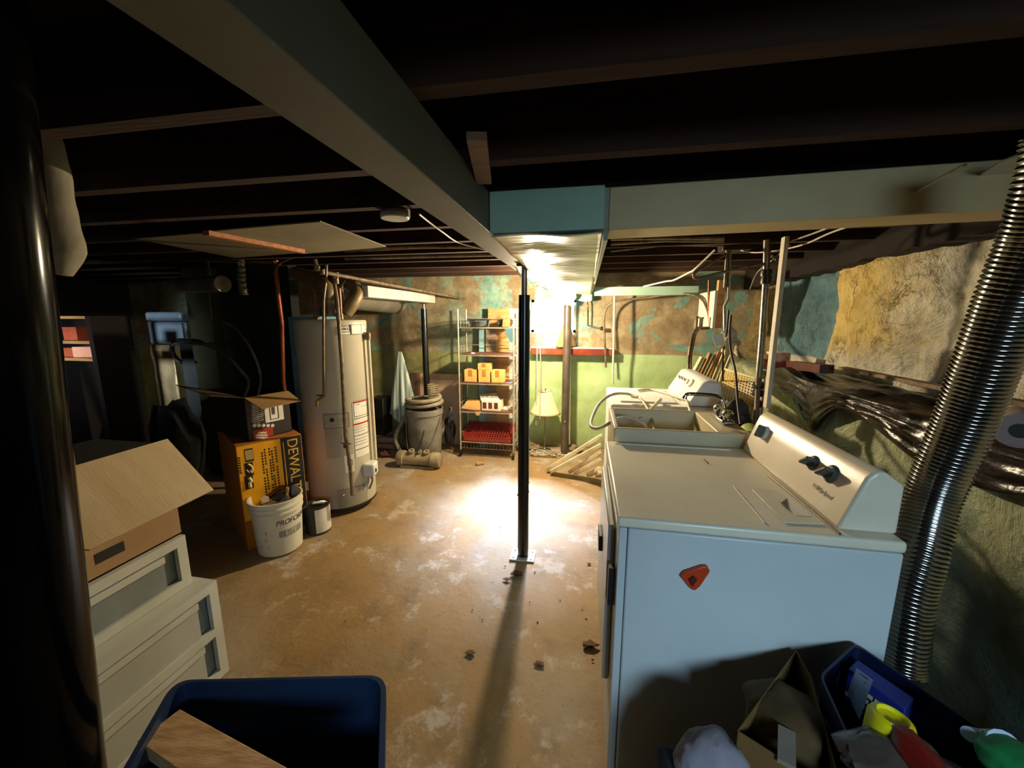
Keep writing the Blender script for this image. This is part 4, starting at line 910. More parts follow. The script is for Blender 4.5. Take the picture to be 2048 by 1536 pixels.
MB().slab([(x0 - .01, 3.83, zc + .012), (x0 + .07, 3.815, zc + .008), (x0 + .09, 3.85, zc + .04), (x0 + .02, 3.86, zc + .05)], (0, 0, 1), .003).build('torn_flap', cardboard, t)
tag(MB().slab([(x1 - .04, 3.79, zc - .005), (x1 + .03, 3.79, zc - .002), (x1 - .0, 3.785, zc - .045), (x1 - .03, 3.785, zc - .04)], (0, -1, 0), .003).build('cardboard_scrap', cardboard), 'scrap of torn cardboard hanging over the shelf edge under the cartons', 'cardboard')
tag(MB().box((PY(1004, 810, 3.86).x, 3.9, zc), (PY(1016, 810, 3.86).x, 4.0, zc + .02)).build('folded_paper', paper), 'folded paper lying right of the striped carton', 'paper')
tag(MB().blob((PY(945, 708, 3.86).x, 3.86, ZS[1] + .018), .022, .015, .012, .3, 2, 2).build('crumpled_paper', paper), 'scrap of crumpled white paper on the second shelf of the rack', 'paper')
# red crate
zc = ZS[4] + .007; rc = mat('red_crate_plastic', '9c3428', '7d261d', 8, rough=.45)
t = thing('red_crate', 'shallow dark red plastic crate on the bottom shelf of the rack', 'crate', ((ra + rb) / 2, 3.94, zc))
cx0, cx1, cy0, cy1 = ra + .02, rb - .02, RY0 + .01, RY1 - .015
q = MB()
for i in range(20): x = cx0 + (cx1 - cx0) * i / 19; q.bar((x, cy0, zc + .055), (x, cy1, zc + .14), .006, .01)
for j in range(9): y = cy0 + (cy1 - cy0) * j / 8; zz = zc + .055 + .085 * j / 8; q.bar((cx0, y, zz), (cx1, y, zz), .006, .01)
q.build('lattice_top', rc, t)
q = MB()
q.box((cx0, cy0, zc), (cx1, cy0 + .006, zc + .055)).box((cx0, cy1 - .006, zc), (cx1, cy1, zc + .14)).hexa([(cx0, cy0, zc), (cx0 + .006, cy0, zc), (cx0 + .006, cy1, zc), (cx0, cy1, zc), (cx0, cy0, zc + .055), (cx0 + .006, cy0, zc + .055), (cx0 + .006, cy1, zc + .14), (cx0, cy1, zc + .14)]).hexa([(cx1 - .006, cy0, zc), (cx1, cy0, zc), (cx1, cy1, zc), (cx1 - .006, cy1, zc), (cx1 - .006, cy0, zc + .055), (cx1, cy0, zc + .055), (cx1, cy1, zc + .14), (cx1 - .006, cy1, zc + .14)])
q.box((cx0, cy0, zc), (cx1, cy1, zc + .004))
q.build('tub', rc, t)
# boards and door behind the rack
tag(MB().bar((PY(1026, 870, 4.2).x, 4.2, .0), (PY(1026, 620, 4.25).x, 4.25, PY(1026, 617, 4.25).z), .30, .03, up=(0, 1, 0), roll=0).build('leaning_door', white_paint, bevel=.003), 'tall white door panel leaning on the wall behind the rack', 'door')
def lean(name, px0, px1, pt, pb, yb_, yt, m, label, th=.015, cat='board'):
    a, b = PY(px0, pt, yt), PY(px1, pt, yt); c, d = PY(px0, pb, yb_), PY(px1, pb, yb_)
    zb_ = max(0, c.z); q = MB().hexa([(c.x, yb_, zb_), (d.x, yb_, zb_), (d.x, yb_ + th, zb_), (c.x, yb_ + th, zb_), (a.x, yt, a.z), (b.x, yt, a.z), (b.x, yt + th, a.z), (a.x, yt + th, a.z)])
    return tag(q.build(name, m), label, cat)
lean('plywood_board', 976, 1018, 617, 895, 4.13, 4.17, raw_wood, 'tan plywood board leaning behind the right half of the rack')
lean('weathered_board', 972, 992, 655, 895, 4.105, 4.125, wood_mat('grey_board', '9c8a70', '7a6a54', .7), 'grey weathered board leaning in front of the plywood')
lean('teal_board', 958, 975, 640, 895, 4.12, 4.17, mat('teal_board_paint', '7fb0b4', '9cc0be', 4, rough=.6), 'narrow pale teal board leaning behind the middle of the rack')
# cardboard sheets behind the bucket
lean('cardboard_sheet', 816, 925, 746, 895, 4.15, 4.2, mat('pinkish_cardboard', 'c7a888', 'b59674', 3, rough=.8), 'wide flattened pale cardboard sheet leaning on the back wall', .01, 'cardboard')
lean('brown_strip', 822, 840, 745, 895, 4.13, 4.185, mat('brown_card', '8a6a54', '765a46', 3, rough=.8), 'brown strip of card in front of the cardboard sheet', .008, 'cardboard')
# ================================================================ JUNK PILE LEFT OF THE RACK
gx, gy = -1.60, 3.72
gx = PY(850, 850, gy).x
t = thing('grey_bucket', 'dusty grey plastic bucket with a coiled hose on it', 'bucket', (gx, gy, 0))
gm = mat('dusty_grey_plastic', '8a8578', '6d675a', 7, rough=.7)
zr = PY(850, 815, gy).z
MB().lathe((gx, gy, 0), [(.155, .002), (.16, .01), (.18, zr - .06), (.192, zr - .058), (.192, zr), (.182, zr), (.182, zr - .03)], 36, cap=True).build('tub', gm, t)
MB().tube([(gx - .19, gy - .03, zr - .08), (gx - .1, gy - .2, .12), (gx + .1, gy - .2, .12), (gx + .19, gy - .03, zr - .08)], .004, 6, 5).build('bail', steel, t)
pts = []
for i in range(40):
    a = i / 39 * 2 * PI * 1.8 + 2.6; rr = .175 + .012 * math.sin(i * .5)
    pts.append(Vector((gx + rr * math.cos(a), gy + rr * math.sin(a) * .8, zr + .028 + .05 * i / 39 * 1.8 + .006 * math.sin(a))))
pts = [Vector((gx - .22, gy - .12, .06)), Vector((gx - .28, gy - .1, .25))] + pts
tag(ribbed(pts, .021, .0022, .014, 14).build('vacuum_hose', mat('dusty_hose', '9a8f78', '7d725c', 10, rough=.7), smooth=60), 'thick dusty hose coiled on top of the grey bucket', 'hose')
tag(MB().lathe((gx, gy, zr + .002), [(.12, 0), (.14, .07), (.13, .088)], 28).build('black_dish', black_plastic), 'black dish inside the hose coil on the grey bucket', 'dish')
mx = PY(866, 785, gy).x; mz0 = PY(866, 806, gy).z; mz1 = PY(866, 768, gy).z
t = thing('mesh_can', 'pale perforated metal can standing on top of the coiled hose pile', 'can', (mx, gy, zr + .096))
mz0 = zr + .096
q = MB()
for j in range(7): z = mz0 + .008 + (mz1 - mz0 - .016) * j / 6; q.lathe((mx, gy, z), [(.052, -.004), (.052, .004)], 24, cap=False)
for i in range(16): a = i * PI / 8; q.bar((mx + .052 * math.cos(a), gy + .052 * math.sin(a), mz0), (mx + .052 * math.cos(a), gy + .052 * math.sin(a), mz1), .006, .002)
q.build('perforated_wall', mat('can_metal', 'bfb394', '9c8f70', 10, rough=.4, metal=.5), t)
MB().lathe((mx, gy, mz0), [(.05, .0), (.05, .004)], 24).build('can_bottom', MATS['can_metal'], t)
# pump lying down
pyy = 3.43; pa, pb_ = PY(795, 893, pyy), PY(880, 893, pyy)
t = thing('pool_pump', 'dusty cylindrical pump lying on the floor with ports on top', 'pump', ((pa.x + pb_.x) / 2, pyy, 0))
pm = mat('pump_dust', 'a39470', '7d6f52', 8, rough=.75, bump=.3)
R_ = .075; L_ = pb_.x - pa.x
MB().lathe((pa.x, pyy, R_ + .004), [(.05, 0), (R_ - .006, .005), (R_, .02), (R_, .07), (R_ - .012, .075), (R_ - .012, L_ - .09), (R_, L_ - .085), (R_, L_ - .02), (R_ - .008, L_), (.04, L_ + .004)], 32, axis=(1, 0, 0)).build('barrel', pm, t)
for i, px in enumerate((822, 838, 852)):
    p = PY(px, 880, pyy - .02); MB().lathe((p.x, pyy - .01, R_ * 1.85), [(.02 + .006 * (i % 2 == 0), 0), (.022 + .008 * (i % 2 == 0), .035), (.014, .036), (.013, .02)], 18, axis=(0, -.35, 1)).build('port', pm, t)
MB().box((pa.x + .05, pyy - .06, 0.001), (pb_.x - .05, pyy + .06, .02)).build('foot', pm, t)
MB().tube([(pa.x + .22, pyy - .05, .14), (pa.x + .24, pyy - .0, .22), (pa.x + .27, pyy + .04, .36)], .006, 8, 4).build('lead', dark_cable, t)
# towel hung on a stick
tx_, ty_ = PY(802, 750, 3.95).x, 3.95
zt_, zb_ = PY(800, 703, 3.95).z, PY(790, 835, 3.95).z
stm = stripes_mat('striped_towel_cloth', '8fa49c', 'cfd8cc', .05, 0, .45)
tm = NT('striped_towel'); sx_ = tm.n('ShaderNodeUVMap')
t = thing('striped_towel', 'blue-grey and white striped towel draped over a pole by the back wall', 'towel', (tx_, ty_, zt_))
def tw(u, v):
    a = -1.15 * PI * (u - .5) - PI / 2 ; w = .02 + .125 * v ** .8; f_ = 1 + .16 * math.sin(u * 26) * min(1, v * 2)
    return Vector((tx_ + .012 * v + w * math.sin((u - .5) * PI * 1.15) * f_, ty_ - w * .5 * math.cos((u - .5) * PI * 1.15) * f_, zt_ - (zt_ - zb_) * v * (1 - .12 * math.sin(u * 9))))
o = MB().grid(60, 24, tw)
uvl = None
ob = o.build('towel_cloth', stm, t, solid=.003, smooth=60)
MB().tube([(tx_ + .01, ty_ + .03, 0), (tx_, ty_ + .02, zt_ - .015)], .012, 8).build('pole', dark_metal, t)
tag(MB().box((PY(748, 820, 3.95).x, 3.86, .15), (PY(775, 820, 3.95).x, 4.05, PY(760, 796, 3.9).z)).build('black_bin', black_plastic, bevel=.01), 'black bin behind the heater on the pink roll', 'bin')
for i, (py, lab) in enumerate(((866, 'lower'), (848, 'upper'))):
    a = PY(752, py, 3.85); b = PY(800, py, 3.85); z = .035 + i * .07
    tag(MB().tube([(a.x, 3.84, z), (b.x, 3.84, z)], .034, 16).build('insulation_roll', mat('pinkish_roll', 'a8887a', '8a6c60', 6, rough=.9, bump=.4)), lab + ' pinkish roll lying on the floor right of the heater', 'roll', 'pinkish rolls beside the heater')
tag(MB().blob((PY(898, 850, 3.95).x, 3.97, .2), .06, .05, .22, .35, 5, 3, True).build('black_bag', black_plastic), 'black plastic bag slumped between the grey bucket and the rack', 'bag')
tag(MB().blob((PY(800, 850, 3.75).x, 3.78, .13), .07, .06, .17, .45, 8, 3, True).build('brown_sack', mat('brown_sack_cloth', '5c4f3e', '41372b', 8, rough=.9, bump=.4)), 'brown sack standing left of the grey bucket', 'sack')
tag(MB().blob((PY(768, 885, 3.6).x, 3.62, .03), .05, .05, .04, .4, 3, 2).build('red_rag', mat('dull_red_cloth', '7a3a2c', '5c2a20', 8, rough=.9)), 'dull red rag on the floor beside the pump', 'rag')

# ================================================================ BOXES LEFT OF THE HEATER
YH = .69
N0 = PY(470, 893, 1.9); N0.z = 0
E0 = PZ(602, 868, YH); E0.z = 0
R_ = (E0 - N0).normalized(); Wd = (E0 - N0).length; Lf = Vector((-R_.y, R_.x, 0));
if Lf.x > 0: Lf = -Lf
nF = -Lf
Lf = Vector(Lf)
DL = .62
yel = mat('yellow_box_print', 'ffb60a', 'f2a800', 6, rough=.55); shaded_card = mat('shaded_yellow_card', 'b8741c', 'a36214', 4, rough=.75, bump=.1, bscale=40)  # carton body: yellow darkened to orange-brown, shade of its unlit side painted in
t = thing('power_tool_box', 'large yellow and black tool carton with black side lettering, left of the heater', 'box', N0 + R_ * Wd / 2 + Lf * DL / 2)
def qb(n0, R, W_, L, D_, z0, z1, inset=0):
    a = n0 + R * inset + L * inset; b = n0 + R * (W_ - inset) + L * inset; c = n0 + R * (W_ - inset) + L * (D_ - inset); d = n0 + R * inset + L * (D_ - inset)
    return [Vector((p.x, p.y, z)) for z in (z0, z1) for p in (a, b, c, d)]
MB().hexa(qb(N0, R_, Wd, Lf, DL, .003, YH)).build('carton', shaded_card, t, bevel=.004)
def fq(px, py, n0=N0, n=nF, R=R_):
    p = PP(px, py, n0, n); return (p - n0).dot(R), p.z
def facepatch(n0, R, n, u0, u1, z0, z1, m, nm, par, off=.001, th=.0008, bev=0):
    a = n0 + n * off
    pts = [Vector((a.x + R.x * u, a.y + R.y * u, z)) for u, z in ((u0, z0), (u1, z0), (u1, z1), (u0, z1))]
    return MB().slab(pts, n, th).build(nm, m, par)
u1 = fq(560, 880)[0]
facepatch(N0, R_, nF, .004, u1, .2, YH - .004, yel, 'yellow_panel', t)
facepatch(N0, R_, nF, u1 + .001, Wd - .004, .05, YH - .004, black_print, 'black_panel', t)
for i, (yc) in enumerate((910, 938, 964)):
    ua, za = fq(488, yc - 11); ub, zb = fq(508, yc + 11)
    facepatch(N0, R_, nF, ua, ub, zb, za, black_print, 'pictogram', t, .002)
    cx_ = (ua + ub) / 2; cz_ = (za + zb) / 2
    def fpos(u, z, o=.004): return Vector((N0.x + R_.x * u, N0.y + R_.y * u, z)) + nF * o
    q = MB(); du, dz = (ub - ua) / 2, (za - zb) / 2
    if i == 0:
        for k in range(6): q.bar(fpos(cx_ - du * .75 + k * du * .3, cz_ + dz * .8), fpos(cx_ - du * .75 + k * du * .3, cz_ - dz * .7), .004, .001, up=nF)
    elif i == 1: q.tube([fpos(cx_ - du * .1, cz_ + dz * .8), fpos(cx_ + du * .7, cz_ + dz * .3), fpos(cx_ + du * .6, cz_ - dz * .6), fpos(cx_ + du * .2, cz_ - dz * .2)], .006, 6, 4); q.tube([fpos(cx_ - du * .6, cz_), fpos(cx_ - du * .1, cz_ - dz * .5)], .004, 6)
    else: q.tube([fpos(cx_ + du * .1, cz_ + dz * .7), fpos(cx_ + du * .55, cz_ + dz * .1), fpos(cx_ + du * .1, cz_ - dz * .1), fpos(cx_ + du * .2, cz_ - dz * .8)], .01, 6, 4)
    q.build('pictogram_mark', mat('pale_yellow_print', 'f4dc9a', 'e8cc80', 8), t)['kind'] = 'stuff'
q = MB()
for k, px in enumerate((523, 529, 538, 543, 551)):
    for j in range(22):
        if (j * 7 + k * 3) % 9 == 0: continue
        u, z = fq(px, 900); zz = YH - .05 - j * .0185
        a = N0 + nF * .002; p = Vector((a.x + R_.x * u, a.y + R_.y * u, zz))
        q.bar(p, p - Vector((0, 0, .012)), .001, .009, up=R_)
q.build('small_print', black_print, t)['kind'] = 'stuff'
ut = u1 + (Wd - u1) * .52
fr = frame(Vector((N0.x + R_.x * ut, N0.y + R_.y * ut, .50)) + nF * .003, (0, 0, -1), nF)
text('brand_lettering', 'DEWALT', mat('cream_yellow_lettering', 'f3c25a', 'e8b448', 8, rough=.5), .088, t, fr, sx=.98)
facepatch(N0, R_, nF, u1 + .012, u1 + .018, .2, YH - .03, MATS['cream_yellow_lettering'], 'edge_stripe', t, .003)
ua, za = fq(476, 905); fr = frame(Vector((N0.x + R_.x * ua, N0.y + R_.y * ua, za - .03)) + nF * .003, (0, 0, -1), nF)
q = MB()
for k in range(7): q.bar(fpos(ua, za - .03 - k * .016, .002), fpos(ua, za - .04 - k * .016, .002), .012, .001, up=nF)
q.build('small_print', black_print, t)['kind'] = 'stuff'
# black open box on top
N2 = PZ(499, 883, YH + .002); E2 = PZ(584, 862, YH + .002); R2 = (E2 - N2); R2.z = 0; W2 = R2.length; R2.normalize(); L2 = Vector((-R2.y, R2.x, 0)); L2 = L2 if L2.x < 0 else -L2; n2 = -L2
H2 = PY(499, 797, N2.y).z
z0_ = YH + .003
bk = mat('black_box_card', '1c1815', '2b241e', 5, rough=.6)
t = thing('black_open_carton', 'dark printed carton with open flaps on top of the yellow tool box', 'box', Vector((N2.x, N2.y, z0_)) + R2 * W2 / 2 + L2 * .25)
base2 = Vector((N2.x, N2.y, 0)); D2 = .50
q = MB(); w = .006
for (o_, R, W_, L, D_) in ((base2, R2, W2, L2, w), (base2 + L2 * (D2 - w), R2, W2, L2, w), (base2 + L2 * w, R2, w, L2, D2 - 2 * w), (base2 + R2 * (W2 - w) + L2 * w, R2, w, L2, D2 - 2 * w)):
    q.hexa(qb(o_, R, W_, L, D_, z0_, H2))
q.hexa(qb(base2, R2, W2, L2, D2, z0_, z0_ + .006)); q.build('carton', bk, t)
def P2(u, v, z): p = base2 + R2 * u + L2 * v; return Vector((p.x, p.y, z))
inner = mat('kraft_inside', 'a9854f', '94713f', 5, rough=.8)
MB().slab([P2(0, 0, H2), P2(W2, 0, H2), P2(W2 * .98, -.15, H2 - .05), P2(.02, -.15, H2 - .055)], (0, 0, 1), .004).build('right_flap', inner, t)
MB().slab([P2(0, 0, H2), P2(0, D2, H2), P2(-.17, D2 - .01, H2 + .06), P2(-.17, .02, H2 + .04)], (0, 0, 1), .004).build('near_flap', mat('shaded_kraft', '4a3826', '3a2c1e', 5, rough=.85), t)  # near and left flaps: kraft colour darkened to imitate their shade
MB().slab([P2(0, D2, H2), P2(W2, D2, H2), P2(W2, D2 + .15, H2 - .02), P2(0, D2 + .15, H2 - .02)], (0, 0, 1), .004).build('left_flap', MATS['shaded_kraft'], t)
def f2(px, py): p = PP(px, py, base2, n2); return (p - base2).dot(R2), p.z
def fp2(px0, py0, px1, py1, m, nm, off=.001):
    ua, za = f2(px0, py0); ub, zb = f2(px1, py1); return facepatch(base2, R2, n2, ua, ub, max(min(za, zb), z0_ + .003), max(za, zb), m, nm, t, off)
fp2(501, 800, 520, 850, mat('grey_print_label', '7a6e66', '655a52', 8), 'grey_label')
fp2(526, 797, 568, 838, paper, 'white_label')
ua, za = f2(536, 797); ub, zb = f2(558, 836)
q = MB()
for (a_, b_, c_, d_) in ((ua, ub, za - .004, za), (ua, ub, zb, zb + .004), (ua, ua + .004, zb, za), (ub - .004, ub, zb, za)):
    aa = base2 + n2 * .003; q.slab([Vector((aa.x + R2.x * u, aa.y + R2.y * u, z)) for u, z in ((a_, c_), (b_, c_), (b_, d_), (a_, d_))], n2, .0008)
q.build('label_border', black_print, t)
fp2(542, 812, 550, 828, mat('brown_picture', '6a5a44', '4a3c2c', 20), 'label_picture', .003)
for k in range(5):
    u, z = f2(509 + k * 9, 851); p = base2 + R2 * u + n2 * .001; MB().lathe((p.x, p.y, z), [(.011, 0), (.011, .001)], 16, axis=n2).build('round_icon', paper, t)
fp2(506, 862, 548, 882, red_print, 'red_label', .001)
q = MB()
for k in range(3):
    for l in range(3 + k): u, z = f2(511 + l * 6 + (k == 0) * 4, 866 + k * 5); p = base2 + R2 * u + n2 * .003; p.z = z; q.bar(p, p + R2 * .018, .010, .001, up=n2)
q.build('small_print', paper, t)['kind'] = 'stuff'
q = MB()
for k in range(9): u, z = f2(503, 812 + k * 4); p = base2 + R2 * u + n2 * .003; p.z = z; q.bar(p, p + R2 * .07, .001, .003, up=Vector((0, 0, 1)))
q.build('small_print', paper, t)['kind'] = 'stuff'
hose('arched_cable', [P2(.05, .2, H2 - .1), PY(497, 768, 2.25), PY(482, 742, 2.2), PY(460, 718, 2.2), PY(435, 700, 2.25), PY(408, 690, 2.4), PY(375, 686, 2.6), PY(345, 690, 2.75), PY(343, 712, 2.75), PY(362, 726, 2.75)], .010, mat('grey_cable', '6f6b60', '4d4a42', 14, rough=.4), 'grey cable arching left out of the open black carton', 'cable')
hose('arched_cable', [P2(.12, .15, H2 - .1), PY(521, 765, 2.25), PY(517, 735, 2.22), PY(505, 705, 2.22), PY(490, 680, 2.25), PY(470, 657, 2.3), PY(450, 645, 2.35)], .008, MATS['grey_cable'], 'grey cable rising straight up out of the open black carton', 'cable')

# ---- bucket of scrap
BX_, BY_ = -1.885, 1.985
bz = .355
t = thing('white_bucket', 'white plastic bucket with printed side, full of scrap, in front of the tool box', 'bucket', (BX_, BY_, 0))
bw_ = mat('bucket_white', 'dedbc8', 'cfcab2', 4, rough=.42)
MB().lathe((BX_, BY_, 0), [(.118, .002), (.125, .01), (.140, bz - .085), (.148, bz - .083), (.148, bz - .07), (.141, bz - .068), (.142, bz - .05), (.150, bz - .048), (.150, bz - .038), (.143, bz - .036), (.144, bz - .008), (.152, bz - .006), (.152, bz), (.142, bz), (.118, .02), (0, .018)], 48).build('tub', bw_, t)
def bp_(px, py, r=.14): return PCY(px, py, BX_, BY_, r)
th, z = bp_(592, 1040, .136); text_cyl('bucket_lettering', 'PROFORM', black_print, .046, t, BX_, BY_, .1385, math.radians(-14), .222, .9, .25)
MB().cylpatch(BX_, BY_, .1335, math.radians(-48), math.radians(14), .13, .17, 12).build('lettering_band', mat('grey_band', '8f8f88', '7d7d76', 10), t)
text_cyl('bucket_lettering', 'LITE', bw_, .038, t, BX_, BY_, .137, math.radians(-20), .15, 1.0, .25)
for (a_, z_, s_) in ((-78, .17, .016), (-80, .12, .009), (-95, .08, .012), (-76, .07, .009)):
    a_ = math.radians(a_); rr = .121 + .019 * z_ / .27; MB().blob((BX_ + rr * math.cos(a_), BY_ + rr * math.sin(a_), z_), .004, .004, s_, .3, int(z_ * 100), 2, False).build('grey_smudge', mat('smudge', 'a09a84', '8c866f', 12), t)
hd = PY(567, 1034, 1.86)
MB().lathe((BX_ + .145 * math.cos(-1.2), BY_ + .145 * math.sin(-1.2), bz - .075), [(.014, 0), (.014, .012)], 14, axis=(math.cos(-1.2), math.sin(-1.2), 0)).build('handle_lug', bw_, t)
# scrap in the bucket
sc = [('cardboard_tube', (-.05, -.03), .06, 'pale roll end sticking out of the white bucket', cream_plastic, 'tube')]
tag(MB().tube([(BX_ - .06, BY_ - .02, .3), (BX_ - .02, BY_ - .06, bz - .0)], .022, 16).build('cardboard_tube', mat('pinkish_tube', 'cdb29a', 'b59a80', 8)), 'pinkish cardboard tube end at the front of the bucket scrap', 'tube')
tag(MB().bar((BX_ + .03, BY_ + .02, .22), (BX_ + .05, BY_ + .05, bz + .03), .03, .012).build('wood_offcut', raw_wood), 'upright wooden offcut sticking up from the bucket scrap', 'wood offcut')
tag(MB().tube([(BX_ + .04, BY_ - .05, .25), (BX_ + .09, BY_ - .03, bz - .01), (BX_ + .085, BY_, bz + .015), (BX_ + .07, BY_ - .01, .3)], .006, 8, 4).build('metal_bracket', steel), 'bent steel bracket at the right side of the bucket scrap', 'bracket')
tag(MB().blob((BX_ - .01, BY_ + .03, .29), .085, .075, .05, .6, 5, 3).build('scrap_rag', mat('dark_scrap', '5a4c3c', '2f271e', 20, rough=.8, bump=.6)), 'dark dusty rag filling the middle of the bucket', 'rag')
tag(MB().tube([(BX_ - .09, BY_ + .02, bz - .05), (BX_ - .03, BY_ + .07, bz + .012), (BX_ + .03, BY_ + .08, bz + .01)], .014, 12, 3).build('pipe_offcut', copper_pipe), 'rusty pipe offcut at the back of the bucket scrap', 'pipe')
tag(MB().bar((BX_ - .02, BY_ - .07, bz - .03), (BX_ + .07, BY_ - .06, bz - .02), .012, .006).build('steel_strip', steel), 'bright steel strip lying across the bucket scrap', 'strip')
# paint can
p = PZ(632, 1072, 0); cx, cy = p.x - .035, p.y + .075
t = thing('paint_can', 'black-sided paint can with a pale label tucked behind the white bucket', 'paint can', (cx, cy, 0))
MB().lathe((cx, cy, 0), [(.08, .002), (.082, .006), (.08, .01), (.08, .185), (.083, .188), (.083, .194), (.07, .195), (.068, .188), (0, .188)], 36).build('can', black_print, t)
MB().cylpatch(cx, cy, .0805, math.radians(-62), math.radians(40), .015, .182, 14).build('pale_label', paper, t)
MB().tube([(cx - .08, cy - .02, .16), (cx - .03, cy - .1, .2), (cx + .02, cy - .04, .23), (cx + .06, cy + .03, .2)], .002, 6, 5).build('wire_handle', steel, t)
tag(MB().bar((cx - .02, cy - .01, .202), (cx + .05, cy + .02, .204), .03, .01).build('paint_brush', paper, bevel=.002), 'pale flat brush handle lying on the paint can lid', 'brush')

# ================================================================ FAR LEFT: FURNACE AND LIT STORE
fy = 3.02
fa, fb = PY(303, 700, fy), PY(388, 700, fy); fa2 = PY(350, 700, fy)
zt_ = PY(340, 624, fy).z; zm = PY(340, 688, fy).z
t = thing('furnace', 'blue-grey sheet-metal furnace cabinet standing in the dark at the far left', 'furnace', ((fa.x + fb.x) / 2, fy + .3, 0))
gm_ = mat('furnace_grey', '8798a6', '74848f', 3, rough=.45, metal=.2)
MB().box((fa.x, fy, zm), (fb.x - .05, fy + .6, zt_ - .09)).build('upper_cabinet', gm_, t, bevel=.01)
MB().box((fa.x + .02, fy - .03, zt_ - .085), (fb.x - .06, fy + .62, zt_)).build('plenum', gm_, t, bevel=.02)
MB().box((fa2.x, fy + .04, 0), (fb.x - .05, fy + .6, zm - .004)).build('lower_cabinet', mat('furnace_dark', '4a4f50', '3c4040', 3, rough=.5), t, bevel=.01)
MB().grid(8, 20, lambda u, v: Vector((fa.x + .02 + (fa2.x - fa.x - .02) * u, fy - .01 - .015 * noise.noise(Vector((u * 4, v * 7, 1))), .1 + (zm - .11) * v))).build('foil_jacket', mat('crinkled_foil', 'd9bd8e', 'b89c70', 7, rough=.4, metal=.4, bump=.7, bscale=16, bdist=.01), t, solid=.01)
MB().box((fb.x - .08, fy - .012, zm + .02), (fb.x - .07, fy - .002, zt_ - .1)).build('edge_trim', chrome, t)
hose('black_loop_hose', [PY(385, 684, 2.8), PY(360, 680, 2.8), PY(345, 690, 2.8), PY(348, 710, 2.8), PY(362, 725, 2.82)], .016, dark_cable, 'thick black hose loop in front of the furnace', 'hose')
tag(MB().blob(Vector((PY(262, 800, 2.35).x, 2.62, .3)), .26, .14, .45, .2, 12, 3).build('covered_heap', mat('near_black_cloth_and_shade', '0d0c0a', '14120f', 5, rough=.9)), 'near-black covered heap in the dark left of the furnace', 'heap')
ly = 2.2
def SL(px, py, y=ly): return PY(px, py, y)
t = thing('storage_shelf', 'small wooden storage shelf lit orange at the far left edge', 'shelf', (SL(140, 700).x, ly, 0))
a, b = SL(96, 700), SL(186, 700)
for x in (a.x, b.x): MB().box((x - .02, ly, 0), (x + .02, ly + .25, SL(140, 632).z)).build('side_post', mat('near_black_wood', '1a120c', '120c08', 5, rough=.9), t)
for py in (632, 682, 716): z = SL(140, py).z; MB().box((a.x + .021, ly, z - .02), (b.x - .021, ly + .25, z)).build('shelf_board', raw_wood, t)
rb_ = mat('red_store_box', '9a3a22', 'b5542e', 8, rough=.6)
zz = SL(140, 716).z + .001; z2 = SL(140, 682).z + .001
tag(MB().obox((SL(150, 700).x, ly + .1, zz + .04), (.16, .12, .075), Matrix.Rotation(.25, 3, 'Z')).build('store_box', mat('peach_box', 'f0b090', 'e09a78', 8, rough=.6)), 'peach-coloured box on the lower board of the orange-lit shelf', 'box')
tag(MB().obox((SL(120, 700).x, ly + .1, zz + .035), (.12, .1, .065)).build('store_box', rb_), 'red box at the left of the lower board of the orange-lit shelf', 'box')
tag(MB().obox((SL(125, 665).x, ly + .1, z2 + .05), (.13, .12, .095)).build('store_box', rb_), 'red box on the middle board of the orange-lit shelf', 'box')
tag(MB().lathe((SL(160, 665).x, ly + .1, z2), [(.035, .001), (.035, .09), (.012, .11), (.012, .13)], 16).build('jar', mat('amber_jar', '8a4a20', '6a3416', 8, rough=.2)), 'amber jar on the middle board of the orange-lit shelf', 'jar')
lp = SL(168, 645); 
t = thing('assumed_lamp', 'assumed small warm lamp hung in the far left store', 'lamp', (lp.x + .12, ly - .25, 1.5))  # unseen lamp, assumed from the orange glow on the shelf
MB().lathe((lp.x + .12, ly - .25, 1.50), [(.05, 0), (.02, .07), (.015, .1)], 20, cap=False).build('reflector', dark_metal, t, solid=.002)
MB().tube([(lp.x + .12, ly - .25, 1.6), (lp.x + .12, ly - .25, CE)], .004, 6).build('cable', dark_cable, t)
L = bpy.data.lights.new('assumed_lamp_light', 'SPOT'); L.energy = 1.6; L.color = (1, .42, .2); L.shadow_soft_size = .02; L.spot_size = 1.6; L.spot_blend = .6
lo = bpy.data.objects.new('assumed_lamp_light', L); COL.objects.link(lo); lo.location = (lp.x + .12, ly - .25, 1.52)
lo.rotation_euler = (Vector((SL(135, 700).x, ly + .1, 1.3)) - lo.location).to_track_quat('-Z', 'Y').to_euler()

